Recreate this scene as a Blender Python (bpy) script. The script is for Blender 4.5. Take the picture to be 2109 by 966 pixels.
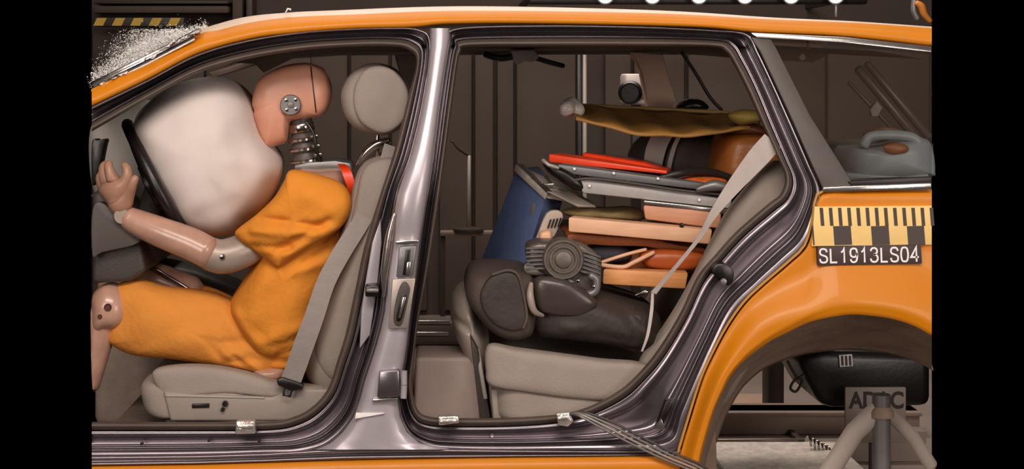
import bpy, bmesh, math, random
from mathutils import Vector, Matrix
random.seed(7)
for o in list(bpy.data.objects): bpy.data.objects.remove(o)
scene = bpy.context.scene
COL = scene.collection

# ------------------------------------------------------------------ camera, world, lights, exposure
D, F, VX, VY, ZC = 4.0, 3200.0, 900.0, 150.0, 1.34      # camera distance to the car side, focal length in px of 2109
cam = bpy.data.cameras.new('camera'); camo = bpy.data.objects.new('camera', cam); COL.objects.link(camo)
camo.location = (0, -D, ZC); camo.rotation_euler = (math.pi/2, 0, 0)
cam.sensor_width = 36; cam.lens = 36*F/2109
cam.shift_x = (1054.5-VX)/2109; cam.shift_y = -(483-VY)/2109
cam.clip_end = 60
scene.camera = camo
scene.view_settings.view_transform = 'Standard'
try: scene.view_settings.look = 'None'
except Exception: pass
scene.view_settings.gamma = 1; scene.view_settings.use_curve_mapping = False
scene.view_settings.exposure = 0.0
world = bpy.data.worlds.new('world'); scene.world = world; world.use_nodes = True
world.node_tree.nodes['Background'].inputs[0].default_value = (0, 0, 0, 1)
world.node_tree.nodes['Background'].inputs[1].default_value = 0
def area(name, loc, aim, sx, sy, watts, col):
    l = bpy.data.lights.new(name, 'AREA'); l.shape = 'RECTANGLE'; l.size = sx; l.size_y = sy; l.energy = watts; l.color = col
    o = bpy.data.objects.new(name, l); COL.objects.link(o); o.location = loc
    o.rotation_euler = (Vector(aim)-Vector(loc)).to_track_quat('-Z', 'Y').to_euler(); return o
WARM = (1.0, 0.885, 0.81)
area('flood_bank_front', (0.0, -4.0, 4.0), (0.2, 0.4, 0.8), 3.6, 1.2, 195, WARM)
area('flood_bank_left', (-2.0, -4.2, 1.9), (0.6, 0.5, 0.7), 1.4, 1.4, 62, WARM)
area('fill_light_right', (2.9, -3.8, 1.6), (0.3, 0.5, 0.7), 1.6, 1.4, 62, WARM)  # added fill light from the right, not a known lamp of the hall
area('flood_bank_ceiling', (0.2, 0.8, 4.3), (0.1, 0.5, 0.5), 4.0, 1.6, 55, WARM)
area('fill_light_hall', (0.6, 2.6, 3.2), (0.7, 2.0, 0.0), 3.0, 0.6, 70, WARM)  # unseen light added to brighten the floor behind the car

# ------------------------------------------------------------------ helpers
def lin(c):
    return tuple(((v/255)/12.92 if v/255 <= .04045 else ((v/255+.055)/1.055)**2.4) for v in c)
MATS = {}
def mat(name, rgb, rough=.5, metal=0, bump=0, bscale=60, var=0.0, vscale=8, coat=0, emit=0, alpha=1, trans=0, stretch=None, spec=.5):
    if name in MATS: return MATS[name]
    m = bpy.data.materials.new(name); m.use_nodes = True; nt = m.node_tree; b = nt.nodes['Principled BSDF']
    c = lin(rgb); b.inputs['Base Color'].default_value = (*c, 1)
    b.inputs['Roughness'].default_value = rough; b.inputs['Metallic'].default_value = metal
    b.inputs['Specular IOR Level'].default_value = spec
    if coat: b.inputs['Coat Weight'].default_value = coat; b.inputs['Coat Roughness'].default_value = .08
    if trans: b.inputs['Transmission Weight'].default_value = trans; b.inputs['IOR'].default_value = 1.45
    if alpha < 1: b.inputs['Alpha'].default_value = alpha
    if emit: b.inputs['Emission Color'].default_value = (*c, 1); b.inputs['Emission Strength'].default_value = emit
    if var or bump:
        tc = nt.nodes.new('ShaderNodeTexCoord'); mp = nt.nodes.new('ShaderNodeMapping'); nt.links.new(tc.outputs['Object'], mp.inputs[0])
        if stretch: mp.inputs['Scale'].default_value = stretch
    if var:
        n = nt.nodes.new('ShaderNodeTexNoise'); n.inputs['Scale'].default_value = vscale; n.inputs['Detail'].default_value = 5
        nt.links.new(mp.outputs[0], n.inputs['Vector'])
        r = nt.nodes.new('ShaderNodeMapRange'); r.inputs[1].default_value = .3; r.inputs[2].default_value = .7
        r.inputs[3].default_value = 1-var; r.inputs[4].default_value = 1+var; nt.links.new(n.outputs[0], r.inputs[0])
        mx = nt.nodes.new('ShaderNodeMix'); mx.data_type = 'RGBA'; mx.blend_type = 'MULTIPLY'; mx.inputs[0].default_value = 1
        mx.inputs[6].default_value = (*c, 1); nt.links.new(r.outputs[0], mx.inputs[7]); nt.links.new(mx.outputs[2], b.inputs['Base Color'])
    if bump:
        n2 = nt.nodes.new('ShaderNodeTexNoise'); n2.inputs['Scale'].default_value = bscale; n2.inputs['Detail'].default_value = 4
        nt.links.new(mp.outputs[0], n2.inputs['Vector'])
        bp = nt.nodes.new('ShaderNodeBump'); bp.inputs['Strength'].default_value = bump; bp.inputs['Distance'].default_value = .01
        nt.links.new(n2.outputs[0], bp.inputs['Height']); nt.links.new(bp.outputs[0], b.inputs['Normal'])
    MATS[name] = m; return m

def W(px, py, Y=0.0):
    k = (D+Y)/F
    return Vector(((px-VX)*k, Y, ZC-(py-VY)*k))
def yb(py):                                   # tumblehome: the greenhouse leans inwards
    return 0.0 if py > 400 else ((400-py)/370)**1.2*.15
def B(px, py, off=0.0): return W(px, py, yb(py)+off)

def cat(pts, per=8, closed=False):
    """Catmull-Rom through control points of any dimension, `per` samples per segment"""
    n = len(pts); out = []
    segs = n if closed else n-1
    for i in range(segs):
        g = (lambda j: pts[j % n]) if closed else (lambda j: pts[max(0, min(n-1, j))])
        p0, p1, p2, p3 = g(i-1), g(i), g(i+1), g(i+2)
        for s in range(per):
            t = s/per
            out.append(tuple(.5*((2*b)+(-a+c)*t+(2*a-5*b+4*c-d)*t*t+(-a+3*b-3*c+d)*t**3) for a, b, c, d in zip(p0, p1, p2, p3)))
    if not closed: out.append(tuple(pts[-1]))
    return out
def interp(curve, x, kx=0, ky=1):
    c = sorted(curve, key=lambda p: p[kx])
    if x <= c[0][kx]: return c[0][ky]
    for a, b in zip(c, c[1:]):
        if x <= b[kx]:
            t = (x-a[kx])/max(1e-9, b[kx]-a[kx]); return a[ky]+(b[ky]-a[ky])*t
    return c[-1][ky]
def lerp(a, b, t): return tuple(x+(y-x)*t for x, y in zip(a, b))

def link(name, me, m, parent=None, smooth=True):
    o = bpy.data.objects.new(name, me); COL.objects.link(o)
    if m: me.materials.append(m)
    if smooth:
        for p in me.polygons: p.use_smooth = True
    if parent: attach(o, parent)
    return o
def attach(o, parent):
    o.parent = parent
    if parent.type == 'EMPTY': o.matrix_parent_inverse = Matrix.Translation(-Vector(parent.location))
def mk(name, verts, faces, m, parent=None, smooth=True, sharp=None):
    me = bpy.data.meshes.new(name); me.from_pydata([tuple(v) for v in verts], [], faces)
    bm = bmesh.new(); bm.from_mesh(me); bmesh.ops.recalc_face_normals(bm, faces=bm.faces); bm.to_mesh(me); bm.free()
    o = link(name, me, m, parent, smooth)
    if sharp: me.set_sharp_from_angle(angle=math.radians(sharp))
    return o
def loft(name, rows, m, parent=None, cu=False, cv=False, smooth=True, sharp=None, flip=False, cap=False):
    """rows: list of equally long lists of points; cu closes along a row, cv closes rows"""
    n = len(rows[0]); v = [p for r in rows for p in r]; f = []
    R = len(rows)
    for i in range(R if cv else R-1):
        for j in range(n if cu else n-1):
            a, b = i*n+j, i*n+(j+1) % n; c, d = ((i+1) % R)*n+(j+1) % n, ((i+1) % R)*n+j
            f.append((a, b, c, d))
    if cap and cu: f.append(tuple(range(n))); f.append(tuple((R-1)*n+j for j in range(n)))
    return mk(name, v, f, m, parent, smooth, sharp)
def thing(name, loc, label, category, group=None):
    o = bpy.data.objects.new(name, None); COL.objects.link(o); o.location = loc; o.empty_display_size = .05
    return tag(o, label, category, group)
def tag(o, label=None, category=None, group=None, kind=None):
    if label: o['label'] = label
    if category: o['category'] = category
    if group: o['group'] = group
    if kind: o['kind'] = kind
    return o

def puff(name, outline, Y, half, m, parent=None, e=2.0, per=6, rings=14, folds=(), smoothline=True, wob=0, tilt=0.0, cen=None, back=None):
    """a stuffed body: outline in photo pixels on its middle plane Y, swelling by half to the front and back"""
    pts = cat(outline, per, True) if smoothline else list(outline)
    n = len(pts)
    cx = cen[0] if cen else sum(p[0] for p in pts)/n; cy = cen[1] if cen else sum(p[1] for p in pts)/n
    back = half if back is None else back
    rows = []
    for i in range(1, 2*rings):
        a = -math.pi/2+math.pi*i/(2*rings)
        t = max(0, math.cos(a))**(2/e); yy = abs(math.sin(a))**(2/e)
        yy = -yy*half if a < 0 else yy*back
        row = []
        for p in pts:
            q = (cx+(p[0]-cx)*t, cy+(p[1]-cy)*t)
            w = W(q[0], q[1], Y); w.y += yy+tilt*(q[0]-cx)
            if folds and a < .3:
                for (f0, f1, wd, dp) in folds:
                    dx, dy = f1[0]-f0[0], f1[1]-f0[1]; L2 = dx*dx+dy*dy
                    s = ((q[0]-f0[0])*dx+(q[1]-f0[1])*dy)/L2; sc = max(0, min(1, s))
                    dd = math.hypot(q[0]-f0[0]-sc*dx, q[1]-f0[1]-sc*dy)
                    w.y += dp*math.exp(-(dd/wd)**2)*(1-.0*s)
            if wob: w.y += wob*math.sin(q[0]*.06+q[1]*.05)*math.sin(q[1]*.045-q[0]*.02)
            row.append(w)
        rows.append(row)
    v = [p for r in rows for p in r]; f = []
    for i in range(len(rows)-1):
        for j in range(n): f.append((i*n+j, i*n+(j+1) % n, (i+1)*n+(j+1) % n, (i+1)*n+j))
    c0 = W(cx, cy, Y); a = len(v); v.append(c0+Vector((0, -half, 0))); v.append(c0+Vector((0, back, 0)))
    for f_ in folds:
        pass
    L = (len(rows)-1)*n
    for j in range(n): f.append((a, (j+1) % n, j)); f.append((a+1, L+j, L+(j+1) % n))
    # pole takes its ring's depth so folds do not leave a spike
    v[a].y = sum(p.y for p in rows[0])/n; v[a+1].y = sum(p.y for p in rows[-1])/n
    return mk(name, v, f, m, parent)

def slab(name, outline, Y0, Y1, m, parent=None, bev=.004, curve=0, seg=2, offs=None, closed_smooth=True, smooth=True):
    """a plate with real thickness: outline in photo pixels at its front depth Y0, reaching back to Y1. offs(px,py) adds depth"""
    pts = cat(outline, curve, True) if curve else list(outline)
    bm = bmesh.new()
    fv, bv = [], []
    for p in pts:
        w = W(p[0], p[1], Y0)
        if offs:
            d = offs(p[0], p[1]); w = W(p[0], p[1], Y0+d)
        fv.append(bm.verts.new(w)); bv.append(bm.verts.new(w+Vector((0, Y1-Y0, 0))))
    n = len(pts)
    bm.faces.new(fv); bm.faces.new(bv[::-1])
    for i in range(n): bm.faces.new((fv[i], bv[i], bv[(i+1) % n], fv[(i+1) % n]))
    bmesh.ops.recalc_face_normals(bm, faces=bm.faces)
    if bev:
        ed = [e for e in bm.edges if len(e.link_faces) == 2 and e.calc_face_angle(0) > .5]
        bmesh.ops.bevel(bm, geom=ed, offset=bev, segments=seg, affect='EDGES', profile=.5, clamp_overlap=True)
    me = bpy.data.meshes.new(name); bm.to_mesh(me); bm.free()
    o = link(name, me, m, parent, smooth)
    if smooth: me.set_sharp_from_angle(angle=math.radians(35))
    return o
def hexa(name, front, back, m, parent=None, bev=.004):
    """box from four front and four back corners, each (px, py, Y)"""
    bm = bmesh.new(); f = [bm.verts.new(W(*p)) for p in front]; b = [bm.verts.new(W(*p)) for p in back]
    bm.faces.new(f); bm.faces.new(b[::-1])
    for i in range(4): bm.faces.new((f[i], b[i], b[(i+1) % 4], f[(i+1) % 4]))
    bmesh.ops.recalc_face_normals(bm, faces=bm.faces)
    if bev: bmesh.ops.bevel(bm, geom=list(bm.edges), offset=bev, segments=2, affect='EDGES', profile=.5, clamp_overlap=True)
    me = bpy.data.meshes.new(name); bm.to_mesh(me); bm.free()
    o = link(name, me, m, parent); me.set_sharp_from_angle(angle=math.radians(35)); return o
def box(name, x0, x1, y0, y1, z0, z1, m, parent=None, bev=.006):
    bm = bmesh.new(); bmesh.ops.create_cube(bm, size=1)
    for v in bm.verts: v.co = Vector(((x0+x1)/2+v.co.x*(x1-x0), (y0+y1)/2+v.co.y*(y1-y0), (z0+z1)/2+v.co.z*(z1-z0)))
    if bev: bmesh.ops.bevel(bm, geom=list(bm.edges), offset=bev, segments=2, affect='EDGES', profile=.5, clamp_overlap=True)
    me = bpy.data.meshes.new(name); bm.to_mesh(me); bm.free()
    o = link(name, me, m, parent); me.set_sharp_from_angle(angle=math.radians(35)); return o
def tube(name, pts, rad, m, parent=None, res=10, per=0, squash=None, endround=True):
    """swept round bar through world points; rad one number or a list"""
    rads = rad if isinstance(rad, (list, tuple)) else [rad]*len(pts)
    P = [tuple(p)+(r,) for p, r in zip(pts, rads)]
    if per: P = cat(P, per)
    C = [Vector(p[:3]) for p in P]; R = [p[3] for p in P]
    if endround:
        d0 = (C[0]-C[1]).normalized(); d1 = (C[-1]-C[-2]).normalized()
        C = [C[0]+d0*R[0]*.5, C[0]+d0*R[0]*.38]+C+[C[-1]+d1*R[-1]*.38, C[-1]+d1*R[-1]*.5]; R = [R[0]*.35, R[0]*.75]+R+[R[-1]*.75, R[-1]*.35]
    rows = []; up = None
    for i, c in enumerate(C):
        t = (C[min(i+1, len(C)-1)]-C[max(i-1, 0)]).normalized()
        if up is None:
            up = t.cross(Vector((0, 1, 0)));
            if up.length < .1: up = t.cross(Vector((1, 0, 0)))
        up = (up-t*up.dot(t)).normalized(); s = t.cross(up)
        sx, sy = squash or (1, 1)
        rows.append([c+up*math.cos(a)*R[i]*sx+s*math.sin(a)*R[i]*sy for a in [2*math.pi*j/res for j in range(res)]])
    return loft(name, rows, m, parent, cu=True, cap=True, sharp=50)
def lathe(name, prof, c, axis, m, parent=None, seg=28, sharp=35):
    """prof (radius, height along axis) turned about an axis through c"""
    z = Vector(axis).normalized(); x = z.orthogonal().normalized(); y = z.cross(x); c = Vector(c)
    rows = [[c+z*h+(x*math.cos(a)+y*math.sin(a))*max(r, 1e-4) for a in [2*math.pi*j/seg for j in range(seg)]] for r, h in prof]
    return loft(name, rows, m, parent, cu=True, cap=True, sharp=sharp)
def ribbon(name, pts, m, parent=None, thick=.003, per=8):
    """webbing: pts (px, py, Y, width_px, angle_deg of the width direction in the picture)"""
    P = cat(pts, per)
    rows = [[], [], [], []]
    for (x, y, Y, w, an) in P:
        dx, dy = math.cos(math.radians(an))*w/2, math.sin(math.radians(an))*w/2
        a, b = W(x-dx, y-dy, Y), W(x+dx, y+dy, Y); t = Vector((0, thick, 0))
        for r, q in zip(rows, (a, b, b+t, a+t)): r.append(q)
    return loft(name, rows, m, parent, cv=True, sharp=40)
def text(name, s, x0, y1, x1, y0, Y, m, parent=None, bold=0.0, depth=.0006, off=None):
    """lettering that fills the pixel box x0..x1, y0(top)..y1(bottom) at depth Y"""
    cu = bpy.data.curves.new(name, 'FONT'); cu.body = s; cu.extrude = .02; cu.offset = bold
    t = bpy.data.objects.new(name, cu); COL.objects.link(t)
    bpy.context.view_layer.update()
    me = bpy.data.meshes.new_from_object(t.evaluated_get(bpy.context.evaluated_depsgraph_get())); bpy.data.objects.remove(t)
    xs = [v.co.x for v in me.vertices]; ys = [v.co.y for v in me.vertices]
    a, b, c, d = min(xs), max(xs), min(ys), max(ys)
    for v in me.vertices:
        fx = (v.co.x-a)/(b-a); fy = (v.co.y-c)/(d-c)
        w = W(x0+(x1-x0)*fx, y1+(y0-y1)*fy, Y+(off(x0+(x1-x0)*fx) if off else 0)); v.co = w+Vector((0, -depth if v.co.z > 0 else 0, 0))
    return link(name, me, m, parent, smooth=False)

GL = {'S': [(1, [(.92, .76), (.8, .94), (.5, 1), (.2, .95), (.09, .77), (.18, .6), (.5, .51), (.83, .42), (.93, .23), (.82, .05), (.5, 0), (.18, .05), (.06, .26)])],
      'L': [(0, [(.14, 1), (.14, 0), (.9, 0)])], '1': [(0, [(.2, .72), (.42, .82), (.56, 1), (.56, -.03)])],
      '9': [(1, [(.88, .7), (.8, .92), (.5, 1), (.18, .92), (.08, .68), (.18, .45), (.5, .37), (.78, .46), (.88, .66)]), (1, [(.89, .72), (.89, .42), (.78, .1), (.48, 0), (.2, .06), (.1, .22)])],
      '3': [(1, [(.08, .78), (.24, .96), (.5, 1), (.78, .94), (.86, .76), (.74, .59), (.42, .53)]), (1, [(.42, .53), (.78, .48), (.93, .27), (.8, .06), (.5, 0), (.2, .05), (.06, .24)])],
      '0': [(1, [(.5, 1), (.8, .92), (.92, .5), (.8, .08), (.5, 0), (.2, .08), (.08, .5), (.2, .92), (.5, 1)])],
      '4': [(0, [(.7, -.03), (.7, 1), (.05, .3), (.98, .3)])]}
def stroke_text(name, s, corners, Y, m, parent, wd=.13, gap=.22):
    """plain sans lettering from flat strokes; corners: top-left, top-right, bottom-right, bottom-left pixels"""
    v, f = [], []; tot = len(s)*1.0+gap*(len(s)-1)*1.0; hh = .62   # letter width : height
    def put(x, y):
        u = x/tot; a = lerp(corners[0], corners[1], u); b = lerp(corners[3], corners[2], u); q = lerp(b, a, y); return q
    for i, ch_ in enumerate(s):
        for sm, path in GL[ch_]:
            P = cat(path, 5) if sm else path
            P = [(x, y/hh) for x, y in P]
            n = len(P); L = []; R = []
            for k in range(n):
                a, b = P[max(0, k-1)], P[min(n-1, k+1)]
                if not sm and 0 < k < n-1:
                    d1 = Vector((P[k][0]-a[0], P[k][1]-a[1])).normalized(); d2 = Vector((b[0]-P[k][0], b[1]-P[k][1])).normalized()
                    t = (d1+d2).normalized(); sc = 1/max(.35, t.dot(d1))
                else: t = Vector((b[0]-a[0], b[1]-a[1])).normalized(); sc = 1
                nx, ny = -t.y*wd*sc/hh/2, t.x*wd*sc/hh/2
                L.append((P[k][0]+nx, P[k][1]+ny)); R.append((P[k][0]-nx, P[k][1]-ny))
            k0 = len(v)
            for (a, b) in zip(L, R):
                for q in (a, b):
                    x, y = put(i*(1+gap)+q[0], q[1]*hh); w = W(x, y, Y); v.append(w); v.append(w+Vector((0, .0006, 0)))
            for k in range(n-1):
                a = k0+4*k; b = a+4
                f += [(a, a+2, b+2, b), (a+1, b+1, b+3, a+3), (a, b, b+1, a+1), (a+2, a+3, b+3, b+2)]
    return mk(name, v, f, m, parent, False)

# ------------------------------------------------------------------ materials
ORANGE = mat('orange_paint', (208, 125, 4), .48, 0, .02, 25, .04, 3, coat=.1, spec=.4)
CREAM = mat('pale_roof_paint', (214, 190, 168), .55, 0, 0, 0, .06, 9)
METAL = mat('bare_grey_body_metal', (136, 127, 132), .28, .85, .03, 20, .08, 6)
PILLAR = mat('silver_grey_pillar_paint', (184, 176, 181), .34, .35, .06, 14, .1, 9)
RUBBER = mat('brown_grey_door_rubber', (82, 70, 62), .5, 0, .08, 90, .1, 20)
BLACKRUB = mat('black_rubber', (38, 33, 31), .45, 0, .05, 60)
TRIM = mat('dark_grey_pillar_trim', (78, 70, 66), .55, 0, .05, 80, .06, 12)
CHROME = mat('bright_metal_strip', (205, 198, 192), .22, .9, .05, 40, .1, 20)
FOIL = mat('crinkled_foil_tape', (235, 228, 220), .25, .8, .5, 45, .1, 30)
SKIN = mat('terracotta_vinyl_skin', (206, 146, 120), .38, 0, .04, 18, .07, 14)
SKIN2 = mat('pinkish_brown_vinyl_limb', (184, 142, 122), .3, 0, .05, 25, .14, 22, coat=.3)
JOINT = mat('grey_limb_joint', (158, 142, 130), .4, .2, .06, 30, .12, 18)
SHIRT = mat('orange_cotton', (222, 140, 50), .85, 0, .25, 55, .07, 7, spec=.2)
SHORTS = mat('light_orange_cotton', (220, 142, 62), .88, 0, .25, 60, .07, 8, spec=.2)
RED = mat('bright_red_plastic', (228, 62, 18), .4, 0, .03, 30, .08, 12)
SEAT = mat('beige_grey_upholstery', (156, 144, 134), .8, 0, .18, 220, .05, 10, spec=.25)
SEATTRIM = mat('beige_grey_moulded_trim', (150, 138, 129), .5, 0, .04, 120, .04, 10)
BELT = mat('grey_belt_webbing', (152, 142, 136), .75, 0, .25, 300, .05, 30, stretch=(1, 1, 4))
BELT2 = mat('pale_belt_webbing', (184, 172, 166), .75, 0, .2, 300, .05, 30)
AIRBAG = mat('white_airbag_nylon', (222, 209, 202), .85, 0, .12, 14, .05, 9, spec=.2)
AIRBAG2 = mat('pale_grey_airbag_nylon', (196, 188, 180), .85, 0, .1, 14, .05, 9, spec=.2)
DASH = mat('dark_dashboard_plastic', (70, 62, 58), .5, 0, .1, 120, .08, 10)
BLACK = mat('black_plastic', (22, 18, 17), .35, 0, .05, 60)
STEEL = mat('polished_steel', (190, 184, 178), .2, 1, .04, 40)
GREYM = mat('dull_grey_metal', (125, 122, 120), .4, .5, .08, 40, .12, 20)
CARPET = mat('brown_grey_carpet', (104, 90, 80), .95, 0, .4, 240, .15, 20, spec=.1)
LINER = mat('headlining_fabric', (112, 98, 88), .9, 0, .1, 120, .05, 12, spec=.1)
BEIGE = mat('beige_trim_plastic', (176, 156, 147), .6, 0, .05, 90, .04, 8)
GLASSD = mat('tinted_window_glass', (60, 50, 42), .05, 0, 0, 0, 0, 0, alpha=.28)
GLASSW = mat('crazed_white_glass', (236, 232, 228), .15, 0, .6, 160, .2, 60)
GLASSK = mat('dark_laminated_glass_edge', (60, 58, 62), .12, .1, .3, 120)
FLAKE = mat('glass_splinter', (245, 242, 238), .1, 0, 0, 0, 0, 0, alpha=.8)
BLUE = mat('blue_painted_metal', (90, 106, 146), .45, 0, .08, 25, .1, 8)
GREYPLATE = mat('pale_grey_metal_tray', (196, 184, 172), .5, .0, .1, 30, .15, 14)
WOOD = mat('pale_beech_wood', (226, 176, 140), .5, 0, .08, 60, .08, 12, stretch=(1, 6, 8))
WOODD = mat('orange_stained_wood', (160, 84, 36), .5, 0, .08, 60, .14, 12, stretch=(1, 6, 8))
TAN = mat('tan_vinyl_cover', (158, 112, 48), .6, 0, .25, 16, .14, 9)
PLASTICW = mat('crumpled_clear_plastic', (190, 180, 172), .2, 0, .6, 60, .15, 30)
LEATHER = mat('brown_leather', (150, 88, 36), .4, 0, .15, 60, .18, 10)
BAGBLK = mat('black_bag_fabric', (62, 54, 50), .6, 0, .2, 70, .1, 12, spec=.3)
BAGGREY = mat('dark_grey_padded_fabric', (88, 76, 70), .8, 0, .2, 150, .06, 12, spec=.2)
PALEGREY = mat('pale_grey_bag_fabric', (176, 166, 158), .75, 0, .1, 100, .06, 12)
APPL = mat('pale_blue_grey_plastic', (150, 160, 164), .35, 0, .03, 30, .05, 9)
YELLOW = mat('pale_yellow_tape', (246, 208, 132), .6, 0, 0, 0, .04, 14)
TICK = mat('dark_grey_tape_print', (74, 62, 58), .6)
WHITEP = mat('white_print', (246, 240, 238), .6)
WALLM = mat('dark_brown_hall_wall', (60, 49, 41), .85, 0, .1, 8, .12, 3)
WALLP = mat('dark_brown_wall_panel', (66, 54, 45), .8, 0, .08, 10, .1, 3)
POST = mat('dark_steel_post', (58, 48, 42), .6, .2, .05, 20, .1, 6)
POLE = mat('grey_steel_pole', (158, 148, 138), .45, .4, .05, 20)
FLOORM = mat('grey_concrete_floor', (132, 118, 108), .75, 0, .15, 12, .12, 4)
LIGHTC = mat('pale_gritty_deck', (236, 224, 212), .85, 0, .5, 60, .2, 30)
HAZY = mat('hazard_yellow', (176, 140, 44), .6, 0, 0, 0, .1, 12)
HAZK = mat('hazard_black', (40, 32, 28), .6)
LAMPE = mat('lit_lamp_glass', (255, 244, 232), .4, emit=2.5)
SIGN = mat('grey_sign_plate', (128, 116, 108), .6, 0, 0, 0, .05, 8)
SIGNK = mat('black_sign_print', (30, 24, 22), .6)
DIRTY = mat('dusty_wheel_liner', (150, 128, 112), .85, 0, .3, 40, .2, 9)

L_, R_ = 189.0, 1919.0                    # the car is modelled between these photo columns (its near side)

# ------------------------------------------------------------------ the hall
WY = 4.6
def wx(px, Y): return W(px, 0, Y).x
fp = [(-.889, -.6), (-.889, 1.2), (wx(189, WY), WY), (wx(1919, WY), WY), (wx(1919, 1.3), 1.3), (wx(1919, 1.3), -.6)]
floor = mk('floor', [(x, y, z) for z in (0, -.08) for x, y in fp], [tuple(range(6)), tuple(range(6, 12))]+[(i, (i+1) % 6, 6+(i+1) % 6, 6+i) for i in range(6)], FLOORM, None, False); tag(floor, kind='structure')
wall = box('wall_back', wx(189, WY), wx(1919, WY), WY, WY+.12, 0, W(0, -30, WY).z, WALLM, bev=0); tag(wall, kind='structure')
wf = box('wall_front', -5, 5, -7.6, -7.5, 0, 4.7, mat('pale_grey_hall_wall', (176, 166, 156), .8, 0, .05, 6, .05, 2), bev=0); tag(wf, kind='structure')
ce = box('ceiling', -5, 5, -7.5, WY, 4.7, 4.8, mat('grey_hall_ceiling', (150, 140, 130), .8, 0, .05, 6, .05, 2), bev=0); tag(ce, kind='structure')
def wallpanel(x0, x1, y0, y1, dep, m, name='panel'):
    a, b = W(x0, y1, WY-dep), W(x1, y0, WY-dep)
    return box(name, a.x, b.x, WY-dep, WY-.001, max(a.z, 0.0), b.z, m, wall, .01)
for x0, x1, d in ((640, 716, .05), (722, 800, .08), (806, 880, .04), (905, 972, .05), (978, 1016, .09), (1024, 1058, .05), (1064, 1188, .07), (1246, 1300, .06), (1306, 1410, .04), (1418, 1560, .07), (1566, 1700, .05), (1706, 1915, .06)):
    wallpanel(x0, x1, 100, 640, d, WALLP)
for x0, x1 in ((190, 300), (304, 420), (424, 640)):
    wallpanel(x0, x1, 60, 640, .05, WALLP)
# horizontal girts above the car
for y0, y1, m in ((2, 8, POST), (12, 27, WALLP)):
    wallpanel(192, 470, y0, y1, .2, m, 'girt')
wallpanel(478, 500, -20, 60, .16, WALLP, 'girt'); wallpanel(506, 520, -20, 60, .2, POST, 'girt')
# hazard-striped beam
hb = thing('hazard_beam', W(280, 54, 4.2), 'horizontal beam with faded yellow and black hazard stripes above the windscreen', 'beam')
a, b = W(192, 54, 4.2), W(378, 36, 4.2)
box('beam_core', a.x, b.x, 4.21, 4.36, a.z, b.z, HAZK, hb, .004)
w_ = 20
for i, x in enumerate(range(192, 372, 38)):
    slab('stripe', [(x+8, 37), (x+8+w_, 37), (x+w_, 53), (x, 53)], 4.205, 4.215, HAZY, hb, bev=0)
box('bracket', W(300, 36, 4.3).x, W(312, 36, 4.3).x, 4.25, 4.62, W(0, 46, 4.3).z, W(0, 40, 4.3).z, POST, hb, .003)
# poles and rail seen through the rear door opening
def pole(name, px, y0, y1, Y, r, m, label):
    o = tube(name, [W(px, y0, Y), W(px, y1, Y)], r, m, res=12); tag(o, label, 'pole'); return o
bp = thing('upright_post', W(1200, 700, 3.6), 'tall light-edged dark post behind the rear door opening', 'post')
box('post', W(1188, 0, 3.6).x, W(1199, 0, 3.6).x, 3.6, 3.7, 0, W(0, 60, 3.6).z, BLACK, bp)
box('edge_strip', W(1200, 0, 3.58).x, W(1209, 0, 3.58).x, 3.58, 3.66, 0, W(0, 60, 3.58).z, POLE, bp)
gr = thing('guard_rail', W(950, 560, 3.0), 'grey horizontal guard rail left of the blue box', 'rail')
a, b = W(906, 487, 3.0), W(1120, 476, 3.0)
box('rail_bar', a.x, b.x, 3.0, 3.05, a.z, b.z, mat('rail_grey', (140, 124, 112), .5, .3), gr, .006)
for x in (912, 1108): box('rail_post', wx(x-5, 3.03), wx(x+5, 3.03), 3.01, 3.05, 0, a.z+.005, POST, gr, .004)
st = thing('slim_stand', W(965, 470, 3.02), 'slim pale upright rod on a small flat foot behind the rear seat', 'stand')
tube('rod', [W(965, 466, 3.02), W(966, 322, 3.02)], .009, POLE, st)
lathe('foot', [(.0, 0), (.07, 0), (.07, .012), (.02, .02), (.0, .02)], W(965, 476, 3.02)+Vector((0, 0, 0)), (0, 0, 1), POST, st)
tube('cable', [W(930, 290, 3.0), W(945, 308, 3.0), W(966, 322, 3.02)], .004, BLACK, st, per=6)
# high-speed camera on the far side
hc = thing('film_camera', W(1308, 216, 2.6), 'white and black film camera beyond the far rear window', 'camera')
box('housing', wx(1288, 2.6), wx(1332, 2.6), 2.6, 2.8, W(0, 190, 2.6).z, W(0, 152, 2.6).z, mat('white_camera_housing', (200, 190, 180), .4, 0, 0, 0, .1, 20), hc, .012)
lathe('lens', [(.0, 0), (.045, 0), (.05, .03), (.05, .09), (.04, .1), (.036, .085), (0, .085)], W(1302, 190, 2.6)+Vector((0, .02, 0)), (-.2, -1, 0), BLACK, hc)
box('mount', wx(1286, 2.62), wx(1330, 2.62), 2.62, 2.78, W(0, 216, 2.62).z, W(0, 206, 2.62).z, POLE, hc, .005)
box('stalk', wx(1300, 2.7), wx(1318, 2.7), 2.66, 2.72, 0.0, W(0, 190, 2.7).z, POST, hc, .005)
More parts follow.
